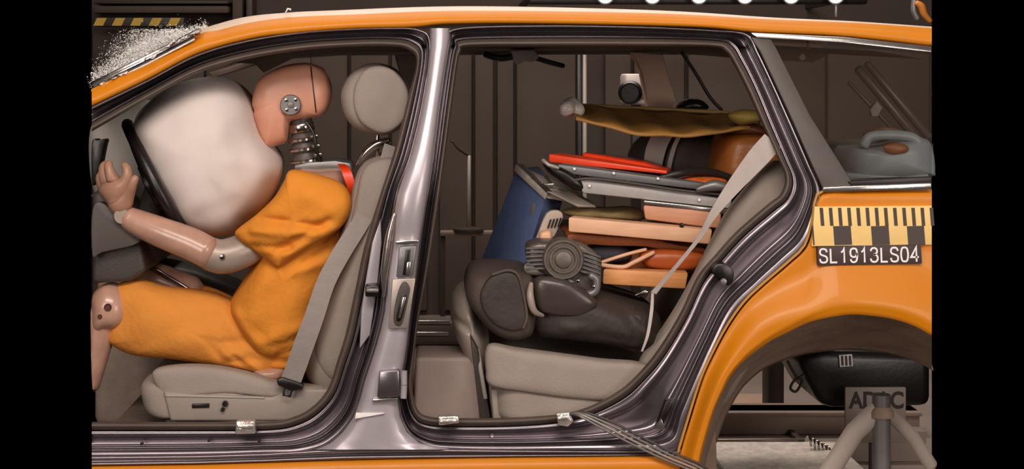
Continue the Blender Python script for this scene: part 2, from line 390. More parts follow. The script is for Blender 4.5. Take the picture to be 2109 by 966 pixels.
# lamp bank over the roof
rail = thing('lamp_rail', W(1440, 8, 3.4), 'black rail over the car carrying the row of round lamps', 'rail')
a, b = W(1090, 8, 3.4), W(1790, -16, 3.4)
box('rail_bar', a.x, b.x, 3.42, 3.5, a.z, b.z, BLACK, rail, .01)
for x in (1100, 1780): box('hanger', wx(x-5, 3.45), wx(x+5, 3.45), 3.43, WY+.02, b.z-.03, b.z, POST, rail, .004)
pos = ('first', 'second', 'third', 'fourth', 'fifth')
for i, x in enumerate((1247, 1344, 1440, 1535, 1630, 1722)):
    lab = ('round white lamp hanging on a short stalk, rightmost of the lamp row above the roof' if i == 5 else
           'round white lamp, %s from the left in the lamp row above the roof' % pos[i])
    t = thing('round_lamp', W(x, -4, 3.4), lab, 'lamp', 'round lamps above the roof')
    c = W(x, -9, 3.34)
    lathe('lamp_bowl', [(0, .07), (.02, .07), (.03, .045), (.042, .02), (.044, 0), (.04, 0), (.0, .01)], c, (0, 1, .25), GREYM, t)
    lathe('lamp_glass', [(0, -.006), (.03, -.003), (.039, .002), (.0, .004)], c, (0, 1, .25), LAMPE, t)
    if i == 5: tube('stalk', [W(x, 6, 3.36), W(x, 34, 3.36)], .006, POLE, t)
hk = thing('lifting_hook', W(1898, 50, 2.6), 'orange lifting hook with steel shackle at the top right', 'hook')
tube('shackle', [W(1884, -2, 2.6), W(1882, 22, 2.6), W(1890, 40, 2.6)], .013, GREYM, hk, per=5)
tube('hook_arm', [W(1888, 6, 2.58), W(1898, 14, 2.58), W(1904, 30, 2.58), W(1916, 44, 2.58)], [.012, .016, .014, .01], mat('orange_hook_paint', (200, 120, 40), .45), hk, per=5)

# sled and rig under the car, seen through the wheel arch
sled = thing('sled_beam', W(1600, 900, 1.72), 'long dark steel rail lying on the floor behind the wheel arch', 'beam')
a, b = W(1440, 902, 1.72), W(1900, 850, 1.72)
box('web', a.x, b.x, 1.75, 1.86, .0, b.z, mat('sled_steel', (140, 122, 108), .6, .1, .05, 20, .12, 6), sled, .006)
box('top_flange', a.x, b.x, 1.72, 1.89, b.z-.014, b.z, MATS['sled_steel'], sled, .003)
tube('rod', [W(1478, 908, 1.6), W(1655, 907, 1.6)], .008, mat('rod_grey', (140, 126, 114), .4, .6), sled)
box('rod_bracket', wx(1640, 1.62), wx(1652, 1.62), 1.59, 1.76, 0.0, W(0, 902, 1.62).z, POST, sled, .003)
dk = box('deck_plate', wx(1478, 1.3), wx(1760, 1.3), 1.18, 1.56, .001, .02, LIGHTC, None, .003); tag(dk, 'pale gritty deck plate on the floor below the wheel arch', 'plate')
pp = box('rig_post', wx(1582, 2.0), wx(1616, 2.0), 2.0, 2.12, 0, W(0, 690, 2.0).z, POST, None, .012); tag(pp, 'dark vertical steel post seen through the wheel arch', 'post')
bd = box('wooden_board', wx(1498, 2.2), wx(1600, 2.2), 2.16, 2.4, .001, W(0, 832, 2.2).z, mat('dull_pink_board', (170, 140, 120), .7), None, .004); tag(bd, 'dull pinkish board lying behind the dark rail under the car', 'board')
sg = thing('logo_sign', W(1803, 990, .8), 'grey plate sign with black letters ADAC inside the wheel arch', 'sign')
slab('plate', [(1741, 798), (1866, 798), (1866, 912), (1741, 912)], .8, .812, SIGN, sg, bev=.002)
text('lettering', 'ADAC', 1748, 842, 1861, 806,   .7988, SIGNK, sg, bold=.03)
box('sign_leg', wx(1790, .82), wx(1816, .82), .812, .83, 0, W(0, 860, .82).z, POST, sg, .003)
fl = box('light_panel', wx(1750, 1.35), wx(1908, 1.35), 1.35, 1.42, 0, W(0, 888, 1.35).z, mat('grey_panel', (140, 126, 116), .7, 0, 0, 0, .08, 6), None, .005); tag(fl, 'low grey panel standing behind the rear suspension strut', 'panel')

# ------------------------------------------------------------------ the car
car = thing('car', W(1054, 1040, .85), 'orange estate car with both near doors removed, on a crash-test rig', 'car')
# roof
TOP = cat([(189, 180), (300, 125), (405, 66), (450, 49), (512, 34), (595, 26), (678, 22), (960, 13), (1342, 21), (1591, 36), (1760, 44), (1919, 55)], 10)
ORB = cat([(189, 183), (300, 129), (405, 72), (450, 62), (512, 47), (595, 36), (720, 30), (960, 22), (1342, 27), (1591, 40), (1760, 47), (1919, 58)], 10)
BOT = cat([(189, 219), (300, 166), (405, 112), (510, 82), (595, 70), (720, 60), (844, 57), (927, 50), (1100, 49), (1425, 56), (1549, 66), (1736, 75), (1919, 95)], 10)
xs = [L_+(R_-L_)*i/140 for i in range(141)]
rows = []
for t, off in ((0, .03), (.02, .012), (.15, .0), (.45, .0), (.75, .012), (1, .03)):
    rows.append([B(x, interp(BOT, x)+(interp(ORB, x)-interp(BOT, x))*t, off) for x in xs])
loft('roof_rail', rows, ORANGE, car)
xr = [x for x in xs if x >= 404]
rows = []
for t, off in ((0, .03), (.3, .04), (.65, .06), (.9, .09), (1.02, .14)):
    rows.append([B(x, interp(ORB, x)+(interp(TOP, x)-interp(ORB, x))*t, off) for x in xr])
for Y, dz in ((.5, .003), (.9, .006), (1.3, .0), (1.5, -.04)):
    r = []
    for x in xr:
        p = B(x, interp(TOP, x), .14); r.append(Vector((p.x, Y, p.z+dz)))
    rows.append(r)
tag(loft('roof_skin', rows, CREAM, car), 'pale cream roof skin')
ae = tube('wiper_tip', [B(588, 26, .05), B(592, 18, .05), B(599, 20, .05)], .003, CHROME, car)
# headlining and far roof rail
hl = []
for Y, z0 in ((.2, 0), (.7, .03), (1.2, .03), (1.46, 0)):
    hl.append([Vector((W(x, 0, .15).x, Y, W(0, interp([(430, 150), (520, 106), (640, 92), (1500, 92), (1700, 110), (1919, 122)], x), .17).z+z0)) for x in [430+1489*i/40 for i in range(41)]])
loft('headlining', hl, LINER, car)
# far side: roof rail, pillars, sill, quarter panel
FY = 1.46
def FB(px, py): return W(px, py, FY)
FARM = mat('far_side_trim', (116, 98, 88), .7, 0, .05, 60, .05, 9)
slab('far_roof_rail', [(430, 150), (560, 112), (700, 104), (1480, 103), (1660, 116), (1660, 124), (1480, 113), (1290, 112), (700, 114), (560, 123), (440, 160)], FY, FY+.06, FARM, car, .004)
slab('far_rear_pillar', [(1296, 106), (1366, 112), (1396, 230), (1420, 330), (1350, 332), (1338, 230), (1322, 150), (1312, 124)], FY-.02, FY+.08, mat('beige_far_pillar', (215, 178, 155), .7, 0, .05, 60, .05, 9), car, .008)
slab('far_quarter_panel', [(1350, 318), (1640, 300), (1640, 560), (1330, 560), (1345, 420)], FY, FY+.1, DASH, car, .01)
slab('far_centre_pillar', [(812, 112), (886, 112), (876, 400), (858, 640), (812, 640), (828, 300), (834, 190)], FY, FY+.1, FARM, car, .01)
slab('far_sill', [(480, 662), (960, 662), (960, 712), (480, 712)], FY, FY+.12, mat('far_sill_metal', (130, 116, 106), .35, .6, .05, 20), car, .01)
slab('far_sill_strip', [(600, 660), (928, 660), (928, 668), (600, 668)], FY-.01, FY+.02, CHROME, car, .002)
slab('far_sill_strip', [(600, 684), (924, 684), (924, 692), (600, 692)], FY-.01, FY+.02, CHROME, car, .002)
tube('wiring_loom', [W(1404, 108, 1.4), W(1432, 150, 1.4), W(1462, 200, 1.4), W(1486, 226, 1.4)], .006, BLACK, car, per=5)
# grab handle / camera bracket under the roof
gh = slab('grab_handle', [(1052, 104), (1100, 103), (1112, 118), (1098, 128), (1080, 126), (1068, 134), (1058, 126)], 1.36, 1.42, PALEGREY, car, .006)
tube('handle_arm', [W(1000, 112, 1.4), W(1030, 120, 1.38), W(1060, 116, 1.38)], .012, BLACK, gh, per=4)
tube('handle_arm', [W(1098, 118, 1.38), W(1130, 128, 1.38), W(1160, 136, 1.4)], .009, BLACK, gh, per=4)
# floor, tunnel
for lx in (-.62, .42):
    for ly in (.28, 1.25): box('support_leg', lx-.05, lx+.05, ly-.05, ly+.05, 0, .34, POST, car, .006)
box('floor_pan', wx(189, 0), wx(1330, 0), .1, 1.5, .33, .38, CARPET, car, .01)

# door apertures: matched control points (inner seal edge, outer edge of the recessed frame)
FI = [(189, 271), (300, 207), (405, 152), (510, 122), (620, 104), (720, 97), (800, 96), (840, 103), (857, 128), (839, 206), (812, 310), (783, 400), (751, 505), (735, 580), (722, 640), (711, 690), (695, 742), (676, 799), (644, 837), (603, 859), (549, 868), (400, 869), (189, 869)]
FO = [(189, 220), (300, 167), (405, 113), (510, 83), (620, 66), (720, 59), (800, 57), (862, 60), (886, 88), (872, 206), (846, 320), (818, 400), (805, 505), (796, 570), (792, 640), (775, 710), (752, 780), (728, 858), (680, 912), (620, 932), (540, 934), (400, 938), (189, 940)]
RI = [(965, 97), (1100, 96), (1300, 96), (1460, 97), (1492, 106), (1512, 135), (1540, 190), (1567, 251), (1598, 318), (1616, 362), (1608, 398), (1578, 423), (1517, 476), (1474, 523), (1435, 571), (1401, 644), (1355, 720), (1315, 768), (1273, 805), (1211, 838), (1149, 853), (1050, 860), (940, 861), (885, 858), (860, 842), (849, 790), (855, 720), (863, 655), (880, 570), (898, 460), (913, 350), (930, 225), (942, 135), (950, 107)]
RO = [(940, 58), (1100, 52), (1300, 54), (1470, 62), (1540, 70), (1562, 106), (1597, 180), (1632, 258), (1668, 340), (1690, 396), (1680, 450), (1660, 508), (1621, 547), (1568, 594), (1515, 645), (1474, 722), (1442, 800), (1420, 865), (1397, 930), (1290, 930), (1180, 928), (1050, 928), (940, 926), (880, 918), (838, 888), (820, 825), (836, 730), (846, 650), (858, 560), (872, 450), (888, 350), (905, 215), (918, 130), (926, 84)]
SEAL = [(0, .13), (.02, .08), (.14, .058), (.4, .05), (.7, .056), (.95, .075), (1, .1)]
FRAME = [(-.02, .11), (.0, .07), (.04, .066), (.13, .064), (.17, .09), (.36, .097), (.54, .097), (.6, .06), (.65, .043), (.7, .044), (.73, .056), (.77, .054), (.81, .02), (.85, .014), (.97, .012), (1, .03)]
SW = 19.0
def aperture(I, O, closed, pre):
    ci, co = cat(I, 6, closed), cat(O, 6, closed)
    ts = [min(.45, SW/math.hypot(q[0]-p[0], q[1]-p[1])) for p, q in zip(ci, co)]
    ts = [sum(ts[(k+d) % len(ts)] if closed else ts[max(0, min(len(ts)-1, k+d))] for d in range(-3, 4))/7 for k in range(len(ts))]
    def srow(u, off): return [B(*lerp(p, q, t*u), off) for p, q, t in zip(ci, co, ts)]
    def frow(u, off): return [B(*lerp(p, q, t+(1-t)*u), off) for p, q, t in zip(ci, co, ts)]
    s = loft(pre+'_door_seal', [srow(t, o) for t, o in cat(SEAL, 2)], RUBBER, car, cu=closed)
    f = loft(pre+'_door_frame', [frow(t, o) for t, o in cat(FRAME, 3)], METAL, car, cu=closed)
    return s, f
fs, ff = aperture(FI, FO, False, 'front'); rs, rf = aperture(RI, RO, True, 'rear')
tag(fs, 'brown rubber seal of front door opening'); tag(rs, 'brown rubber seal of rear door opening')
# centre pillar: convex skin between the two frames
fo_c = cat(FO[8:20], 8); ro_c = cat(RO[22:], 8)
ys = [58, 75, 95, 130, 165, 206, 260, 310, 360, 400, 430, 460, 480, 505, 540, 570, 605, 640, 680, 710, 745, 780, 820, 858, 890, 912, 926]
def fx_(y): return interp(fo_c, y, 1, 0)
def rx_(y): return interp(ro_c, y, 1, 0)
rows = []
for t, off in ((-.04, .04), (0, .012), (.06, -.006), (.16, -.014), (.35, -.018), (.6, -.018), (.84, -.014), (.94, -.004), (1, .012), (1.04, .04)):
    rows.append([B(fx_(y)+(rx_(y)-fx_(y))*t, y, off+(.0 if y < 470 else .006)) for y in ys])
pil = loft('centre_pillar', rows, PILLAR, car); tag(pil, 'silver-grey metal centre pillar between the door openings')
# pillar details
slab('ledge', [(815, 496), (862, 494), (861, 501), (815, 503)], -.03, .0, CHROME, pil, .002)
slab('upper_recess', [(822, 508), (858, 506), (850, 570), (816, 572)], -.024, .0, GREYM, pil, .004)
slab('recess_slot', [(836, 515), (846, 514), (840, 566), (829, 567)], -.027, -.015, BLACK, pil, .002)
slab('recess_tab', [(838, 540), (846, 540), (843, 566), (835, 566)], -.031, -.018, CHROME, pil, .002)
lp = slab('latch_plate', [(808, 575), (856, 573), (840, 676), (800, 678)], -.024, .0, mat('latch_plate_metal', (170, 158, 148), .4, .5, .05, 30), pil, .003)
slab('oval_rim', [(834, 580), (844, 592), (842, 610), (830, 662), (820, 672), (811, 662), (813, 630), (823, 592)], -.028, -.01, DASH, pil, .003, curve=4)
slab('oval_hole', [(834, 606), (838, 612), (828, 655), (820, 662), (816, 654), (826, 612)], -.031, -.02, BLACK, pil, .001, curve=3)
slab('latch_tongue', [(830, 612), (836, 612), (825, 655), (820, 655)], -.034, -.024, CHROME, pil, .001)
hg = slab('hinge_leaf', [(781, 765), (822, 762), (824, 818), (776, 820)], -.03, .01, METAL, pil, .005)
tube('hinge_barrel', [W(832, 764, -.02), W(832, 792, -.02)], .0085, PILLAR, pil, endround=False)
tube('hinge_barrel', [W(832, 793, -.02), W(831, 820, -.02)], .0085, PILLAR, pil, endround=False)
slab('hinge_edge', [(768, 822), (820, 820), (818, 826), (766, 828)], -.026, .0, CHROME, pil, .002)
slab('sticker', [(733, 851), (792, 852), (731, 863)], -.02, -.008, WHITEP, pil, .001)
sk = slab('door_striker', [(752, 588), (780, 588), (781, 612), (752, 612)], .0, .07, BLACK, car, .005)
tube('striker_pin', [W(756, 598, -.004), W(778, 598, -.004)], .006, GREYM, sk)
tube('pillar_bead', [B(812, 440, -.015), B(803, 480, -.012), B(797, 520, -.012), B(792, 560, -.012), B(790, 610, -.01)], [.004, .01, .011, .009, .004], CHROME, car, per=5)
slab('front_pillar_reveal', [(766, 500), (784, 450), (786, 500), (776, 600), (762, 690), (740, 720), (744, 640), (754, 570)], .05, .08, PILLAR, car, .004)
# rear latch hook on the frame
lh = slab('latch_hook', [(1472, 546), (1496, 544), (1512, 560), (1508, 584), (1494, 588), (1486, 574), (1470, 566)], .01, .09, BLACK, car, .006, curve=3)
lathe('latch_screw', [(0, -.008), (.008, -.006), (.009, 0), (0, 0)], W(1490, 580, .006), (0, 1, 0), GREYM, lh, 12)
# rear lower corner details
slab('drain_recess', [(1372, 826), (1388, 824), (1384, 840), (1364, 880), (1350, 884)], .0, .03, BLACK, car, .003)
slab('drain_tab', [(1362, 862), (1372, 886), (1350, 884)], -.01, .02, CHROME, car, .002)

# sill and orange rocker
S0 = [(189, 938), (400, 936), (540, 932), (700, 922), (870, 922), (1050, 926), (1240, 928), (1400, 929)]
S3 = [(189, 960), (400, 957), (540, 953), (700, 948), (850, 945), (1050, 942), (1240, 940), (1400, 938)]
sx_ = [189+(1400-189)*i/80 for i in range(81)]
rows = [[B(x, interp(S0, x)+(interp(S3, x)-interp(S0, x))*t, o) for x in sx_] for t, o in ((-.3, .05), (0, .02), (.12, .004), (.3, 0), (.42, .01), (.5, .024), (.6, .024), (.68, .004), (.85, 0), (.97, .008), (1, .03))]
tag(loft('sill_moulding', rows, METAL, car), 'twin ridged grey sill moulding')
rows = [[B(x, interp(S3, x)+d, o) for x in sx_] for d, o in ((0, .03), (1, .0), (6, -.014), (24, -.02), (60, -.012), (90, .02), (96, .08))]
tag(loft('rocker_panel', rows, ORANGE, car), 'orange painted rocker panel')

# rear fender: matched control points (door edge and belt line, wheel arch)
FE_O = [(1387, 1040), (1395, 966), (1402, 930), (1422, 863), (1443, 795), (1460, 752), (1497, 680), (1535, 625), (1575, 586), (1625, 543), (1662, 506), (1678, 452), (1692, 397), (1760, 393), (1830, 392), (1880, 391), (1919, 390)]
FE_A = [(1434, 1040), (1440, 966), (1449, 920), (1470, 849), (1488, 808), (1507, 772), (1536, 740), (1563, 719), (1590, 701), (1620, 686), (1655, 669), (1685, 659), (1720, 652), (1761, 648), (1828, 655), (1879, 670), (1919, 691)]
co, ca = cat(FE_O, 8), cat(FE_A, 8)
def ss(a, b, x):
    t = max(0, min(1, (x-a)/(b-a))); return t*t*(3-2*t)
rows = []
for i in range(33):
    t = i/32
    row = []
    for k, (p, q) in enumerate(zip(co, ca)):
        a0 = .06+.34*ss(56, 96, k); a1 = .75+.28*ss(56, 96, k); dp = .038+.018*ss(56, 96, k)
        off = .03*(1-ss(0, .035, t)) - dp*ss(a0, a1, t) + .012*ss(.9, 1.0, t)
        row.append(W(*lerp(p, q, t), off))
    rows.append(row)
EDGE = [r.y for r in rows[-1]]
for d in (.012, .03, .05): rows.append([W(p[0], p[1], EDGE[k]+d) for k, p in enumerate(ca)])
tag(loft('rear_fender', rows, ORANGE, car), 'orange rear fender around the empty wheel arch')
def fend(px, py):            # depth of the fender skin near the tape
    return -.004
# flange bead between frame and fender
tube('fender_edge_bead', [W(p[0]-5, p[1]-1, .008) for p in co[2:100:3]], .0035, mat('ochre_edge_sealant', (190, 140, 60), .5), car, res=6)
# measuring tape
mt = slab('measuring_tape', [(1678, 426), (1919, 424), (1919, 504), (1672, 507)], -.008, .004, YELLOW, car, .0005)
tag(mt, 'yellow and black measuring tape')
for i, x in enumerate((1672, 1716, 1794, 1868)):
    x1 = (1675, 1752, 1830, 1903)[i]
    slab('block', [(x, 466), (x1, 465), (x1+3, 504), (x+3, 505)], -.0092, -.007, TICK, mt, 0, smooth=False)
x = 1688.0
while x < 1915:
    slab('tick', [(x, 428), (x+7, 428), (x+10, 465), (x+3, 465)], -.0092, -.007, TICK, mt, 0, smooth=False)
    x += 18.9 if int((x-1688)/18.9) % 1 == 0 else 18.9
idp = slab('identification_plate', [(1684, 509), (1897, 504), (1899, 543), (1685, 547)], -.018, .0, mat('dark_plum_plate', (66, 50, 52), .6), car, .0008)
tag(idp, 'dark plate lettered SL1913LS04')
stroke_text('lettering', 'SL1913LS04', [(1687, 513), (1892, 509), (1893, 538), (1688, 541)], -.0188, WHITEP, idp)

# rear quarter: pillar trim, window frame strips, tinted glass
slab('quarter_pillar_trim', [(1546, 76), (1588, 80), (1600, 100), (1668, 236), (1756, 376), (1758, 388), (1696, 390), (1672, 338), (1636, 256), (1600, 178), (1566, 106)], .0, .03, TRIM, car, .004, offs=lambda x, y: yb(y))
slab('window_top_strip', [(1546, 67), (1736, 76), (1919, 96), (1919, 107), (1736, 87), (1560, 78)], -.004, .02, CHROME, car, .002, offs=lambda x, y: yb(y))
slab('window_bottom_strip', [(1696, 386), (1919, 376), (1919, 390), (1696, 396)], -.006, .02, CHROME, car, .003)
slab('window_bottom_rubber', [(1748, 374), (1919, 364), (1919, 377), (1756, 384)], -.002, .03, BLACKRUB, car, .003)
slab('quarter_window', [(1588, 82), (1736, 90), (1919, 110), (1919, 366), (1754, 376), (1668, 236), (1600, 100)], .012, .016, GLASSD, car, 0, offs=lambda x, y: yb(y), smooth=False)
# boot side wall and floor behind the glass
slab('boot_floor', [(1620, 378), (1919, 372), (1919, 420), (1640, 420)], .16, 1.4, CARPET, car, .01)

# wheel arch liner and running gear
LI = [(1446, 1040), (1456, 966), (1468, 920), (1488, 862), (1508, 822), (1528, 792), (1556, 766), (1580, 751), (1606, 740), (1636, 730), (1664, 724), (1692, 720), (1730, 717), (1770, 717), (1828, 724), (1879, 740), (1919, 760)]
cl = cat(LI, 8)
rows = [[W(*lerp(p, q, t), .0+.42*t) for p, q in zip(ca, cl)] for t in (0, .2, .4, .6, .8, 1)]
rows.append([W(p[0]+4, p[1]+4, .43) for p in cl]); rows.append([w+Vector((0, .02, .03)) for w in rows[-2]])
tag(loft('wheel_arch_liner', rows, DIRTY, car), 'dusty brown wheel arch liner')
slab('fuel_tank', [(1640, 738), (1700, 722), (1919, 728), (1919, 838), (1720, 842), (1690, 836), (1664, 790)], .9, 1.3, BLACK, car, .03, seg=3)
lab_ = slab('tank_label', [(1728, 732), (1755, 730), (1757, 754), (1730, 756)], .892, .9, WHITEP, car, .001)
for i in range(3): slab('bar', [(1733+i*8, 733), (1737+i*8, 733), (1738+i*8, 753), (1734+i*8, 753)], .888, .892, TICK, lab_, 0)
stt = tube('suspension_strut', [W(1815, 812, .5), W(1816, 1000, .5)], .026, GREYM, car, res=16, endround=False)
lathe('strut_collar', [(0, 0), (.036, 0), (.036, .015), (.026, .03), (0, .03)], W(1815, 858, .5), (0, 0, 1), DIRTY, stt)
tube('control_arm', [W(1806, 846, .5), W(1760, 890, .5), W(1690, 1000, .46)], .03, mat('arm_grey', (168, 156, 146), .6, .1), car, squash=(1, .5))
tube('control_arm', [W(1826, 846, .55), W(1880, 900, .6), W(1918, 960, .6)], .02, mat('arm_grey', (168, 156, 146), .6, .1), car, squash=(1, .5))
tube('brake_hose', [W(1622, 744, .7), W(1640, 776, .7), W(1652, 784, .7), W(1640, 806, .7), (W(1628, 800, .7)), W(1636, 784, .7), W(1656, 772, .7)], .004, BLACK, car, per=6, res=6)
slab('rear_support', [(1444, 860), (1474, 852), (1478, 1000), (1440, 1000)], .3, .36, DIRTY, car, .006)
sp = []
for i in range(73):
    a = i/12*2*math.pi; q = W(1664+48*i/72, 906+26*i/72, 1.45)
    sp.append(q+Vector((0, math.cos(a)*.016, math.sin(a)*.016)))
cs = tube('coil_spring', sp, .0035, STEEL, None, res=6); tag(cs, 'slim steel coil spring lying below the wheel arch', 'spring')

# windscreen
ws = [[W(x, y+d, Y) for x, y in ((189, 184), (260, 146), (330, 106), (412, 62))] for Y, d in ((.16, 0), (.16, 6), (1.35, 12), (1.35, 4))]
wsc = loft('windscreen', ws, GLASSK, car, cv=True); tag(wsc, 'shattered windscreen seen edge-on')
for d_, m_ in ((5, CHROME), (11, BLACK), (15, GLASSW)): tube('windscreen_bead', [W(189, 172+d_, .12), W(300, 118+d_, .12), W(400, 66+d_, .12)], .003, m_, wsc, res=6)
tube('windscreen_bead', [W(189, 172, .13), W(300, 118, .13), (W(412, 60, .13))], .0045, STEEL, wsc, res=6)
for i in range(34):
    t = i/33; x = 192+t*205; y = 186-t*118+random.uniform(-6, 1); L = random.uniform(8, 22)
    a = math.radians(-28+random.uniform(-14, 14)); h = random.uniform(2, 6)
    p = [(x, y), (x+L*math.cos(a), y+L*math.sin(a)), (x+L*.6*math.cos(a)+1, y+L*.6*math.sin(a)+h)]
    slab('glass_shard', p, .12+random.uniform(-.02, .02), .15, GLASSW, wsc, 0, smooth=False)
# burst of glass dust
v, f = [], []
for i in range(15000):
    t = random.random()**.9 if i % 2 else min(1, max(0, random.gauss(.45, .17))); x = 189+t*235; base = 182-t*118
    up = abs(random.gauss(0, 1))*(18+26*math.sin(min(1, t*1.1)*math.pi))
    if base-up < 60: up *= .5
    c = W(x+random.gauss(0, 4), base-up, random.uniform(.15, .9)); s = random.uniform(.0006, .002)*(1 if up < 40 else .7)
    k = len(v)
    for _ in range(4): v.append(c+Vector((random.gauss(0, s), random.gauss(0, s), random.gauss(0, s))))
    f += [(k, k+1, k+2), (k, k+1, k+3), (k+1, k+2, k+3), (k, k+2, k+3)]
gd = mk('glass_splinters', v, f, FLAKE, None, False)
tag(gd, 'spray of white glass splinters bursting off the windscreen', 'glass', kind='stuff')

# dashboard, steering wheel, airbags
ds = slab('dashboard', [(189, 400), (206, 388), (222, 398), (262, 450), (290, 500), (300, 560), (268, 580), (189, 585)], .24, 1.3, DASH, car, .02, seg=3)
slab('instrument_cowl', [(189, 294), (200, 289), (215, 288), (212, 304), (204, 345), (198, 372), (189, 378)], .24, .3, BLACK, ds, .01, curve=4)
tube('column_stalk', [W(190, 369, .3), W(204, 366, .3), W(214, 360, .3)], .005, CHROME, ds)
tube('column_stalk', [W(190, 404, .3), W(204, 396, .3), W(222, 386, .3)], .005, CHROME, ds)
slab('knee_panel', [(190, 432), (214, 420), (268, 470), (286, 500), (210, 520), (190, 526)], .2, .3, mat('knee_grey', (84, 76, 71), .55, 0, .05, 80), ds, .012, curve=4)
# wheel plane holds the Y axis; its line in the picture runs down to the right
c = W(326, 380, .40); e1 = (W(262, 256, .40)-c); R0 = e1.length; e1.normalize(); e2 = (c-Vector((0, -D, ZC))); e2.z = 0; e2.normalize()
ring = [c+e1*math.cos(a)*R0+e2*math.sin(a)*R0*.98 for a in [2*math.pi*i/48 for i in range(48)]]
rows = []
nrm = e1.cross(e2).normalized()
for i, p in enumerate(ring):
    rd = (p-c).normalized(); rows.append([p+rd*math.cos(a)*.0165+nrm*math.sin(a)*.0165 for a in [2*math.pi*j/10 for j in range(10)]])
sw = loft('steering_wheel', rows, BLACK, car, cu=True, cv=True); tag(sw, 'black steering wheel seen edge-on')
for a in (0, math.pi/2, math.pi, 3*math.pi/2):
    d = e1*math.cos(a)+e2*math.sin(a); tube('spoke', [c+nrm*.02, c+d*R0*.6+nrm*.01, c+d*R0*.98], .014, BLACK, sw, squash=(1, .6))
lathe('hub', [(0, -.05), (.06, -.05), (.075, -.01), (.07, .03), (.03, .035), (0, .035)], c, nrm, BLACK, sw)
tube('steering_column', [c, W(300, 470, .42), W(250, 560, .45)], .035, DASH, car)
ab = puff('airbag', [(318, 205), (370, 172), (430, 158), (480, 166), (520, 205), (545, 275), (578, 322), (580, 360), (560, 410), (520, 450), (488, 480), (440, 482), (400, 470), (372, 440), (330, 375), (298, 300), (286, 245)], .46, .27, AIRBAG, car, e=2.7, per=6, rings=18, wob=.002,
          folds=[((470, 380), (480, 470), 14, .008), ((505, 260), (545, 400), 22, .012), ((430, 430), (500, 400), 12, .005)])
tag(ab, 'white inflated driver airbag')
pb = puff('passenger_airbag', [(196, 256), (230, 226), (300, 205), (350, 240), (340, 330), (300, 420), (240, 440), (204, 400), (192, 330)], 1.05, .2, AIRBAG2, car, e=2.4); tag(pb, 'pale grey airbag behind the steering wheel')
# centre tunnel / console between the front seats
slab('centre_tunnel', [(192, 640), (330, 620), (520, 640), (700, 690), (820, 700), (820, 880), (192, 880)], .72, 1.0, mat('beige_tunnel_carpet', (158, 140, 128), .95, 0, .4, 240, .12, 20, spec=.1), car, .03, seg=3)
slab('gear_console', [(300, 540), (400, 560), (480, 590), (560, 640), (560, 720), (320, 680), (290, 600)], .76, .96, DASH, car, .03, seg=3)
cb = slab('footwell_box', [(856, 736), (990, 737), (1002, 880), (850, 880)], .32, .52, BEIGE, car, .012, seg=3); tag(cb, 'beige plastic box in the rear footwell')
slab('footwell_panel', [(968, 690), (985, 720), (1014, 880), (990, 880)], .24, .5, DASH, car, .006)
# foil clips on the sills
FT = [([(486, 868), (524, 868), (526, 894), (484, 895)], 'foil tape on the front sill'), ([(902, 858), (944, 857), (946, 872), (904, 877)], 'foil tape on the rear sill'), ([(1146, 852), (1174, 850), (1182, 868), (1170, 880), (1150, 876)], 'crumpled foil tape holding the cables')]
for p, l in FT:
    o = slab('foil_tape', p, .02, .05, FOIL, car, .004); tag(o, l)
    slab('foil_fold', [(p[0][0]+2, p[0][1]+9), (p[1][0]-3, p[1][1]+8), (p[1][0]-4, p[1][1]+13), (p[0][0]+4, p[0][1]+13)], .012, .022, FOIL, o, .002)
for x, y, r in ((292, 914, 3.5), (430, 908, 3), (534, 909, 3.5), (1014, 897, 4), (316, 893, 3)):
    lathe('sill_plug', [(0, -.002), (r*.00125, -.001), (r*.00135, .004), (0, .004)], B(x, y, .07), (0, 1, 0), BLACK if x < 900 else CHROME, car, 10)

# cables over the sill
cbn = thing('cable_bundle', W(1300, 930, -.02), 'bundle of grey cables running from the rear sill down over the fender', 'cable')
for i in range(4):
    d = i*5
    tube('cable', [W(1160+d, 856, .06), W(1186+d, 854-d*.3, .0), W(1236+d, 880-d, -.02), W(1300+d*1.3, 914-d, -.03), W(1372+d, 948-d, -.036), W(1436+d, 976-d, -.04), W(1462+d, 1010-d, -.03)], .0032, (GREYM, POLE, GREYM, DASH)[i], cbn, per=6, res=8)

# ------------------------------------------------------------------ front seat
fsn = thing('front_seat', W(520, 880, .42), 'beige-grey driver seat with round headrest behind the dummy', 'car seat')
cu = puff('cushion', [(318, 760), (360, 750), (430, 750), (500, 762), (580, 784), (700, 800), (770, 806), (764, 850), (560, 846), (420, 830), (336, 826), (314, 790)], .42, .25, SEAT, fsn, e=7, rings=12)
puff('side_bolster', [(316, 764), (360, 752), (430, 752), (500, 764), (580, 786), (690, 800), (690, 822), (590, 818), (480, 808), (400, 812), (345, 816), (326, 800)], .2, .035, SEAT, cu, e=4)
bt = slab('side_trim', [(335, 806), (420, 812), (560, 818), (590, 800), (690, 802), (700, 868), (350, 868)], .165, .22, SEATTRIM, fsn, .008, seg=3)
slab('slot', [(395, 832), (431, 831), (431, 840), (395, 841)], .16, .175, BLACK, bt, .002)
lathe('knob', [(0, -.012), (.007, -.012), (.0085, 0), (0, 0)], W(464, 831, .165), (0, 1, 0), BLACK, bt, 14)
lathe('knob', [(0, -.01), (.005, -.01), (.006, 0), (0, 0)], W(459, 843, .165), (0, 1, 0), BLACK, bt, 14)
slab('trim_groove', [(340, 814), (420, 815), (545, 818), (545, 821), (420, 818), (342, 817)], .161, .17, CHROME if 0 else PALEGREY, bt, .001)
slab('seat_rail', [(340, 864), (720, 864), (720, 884), (340, 884)], .2, .3, DASH, fsn, .004)
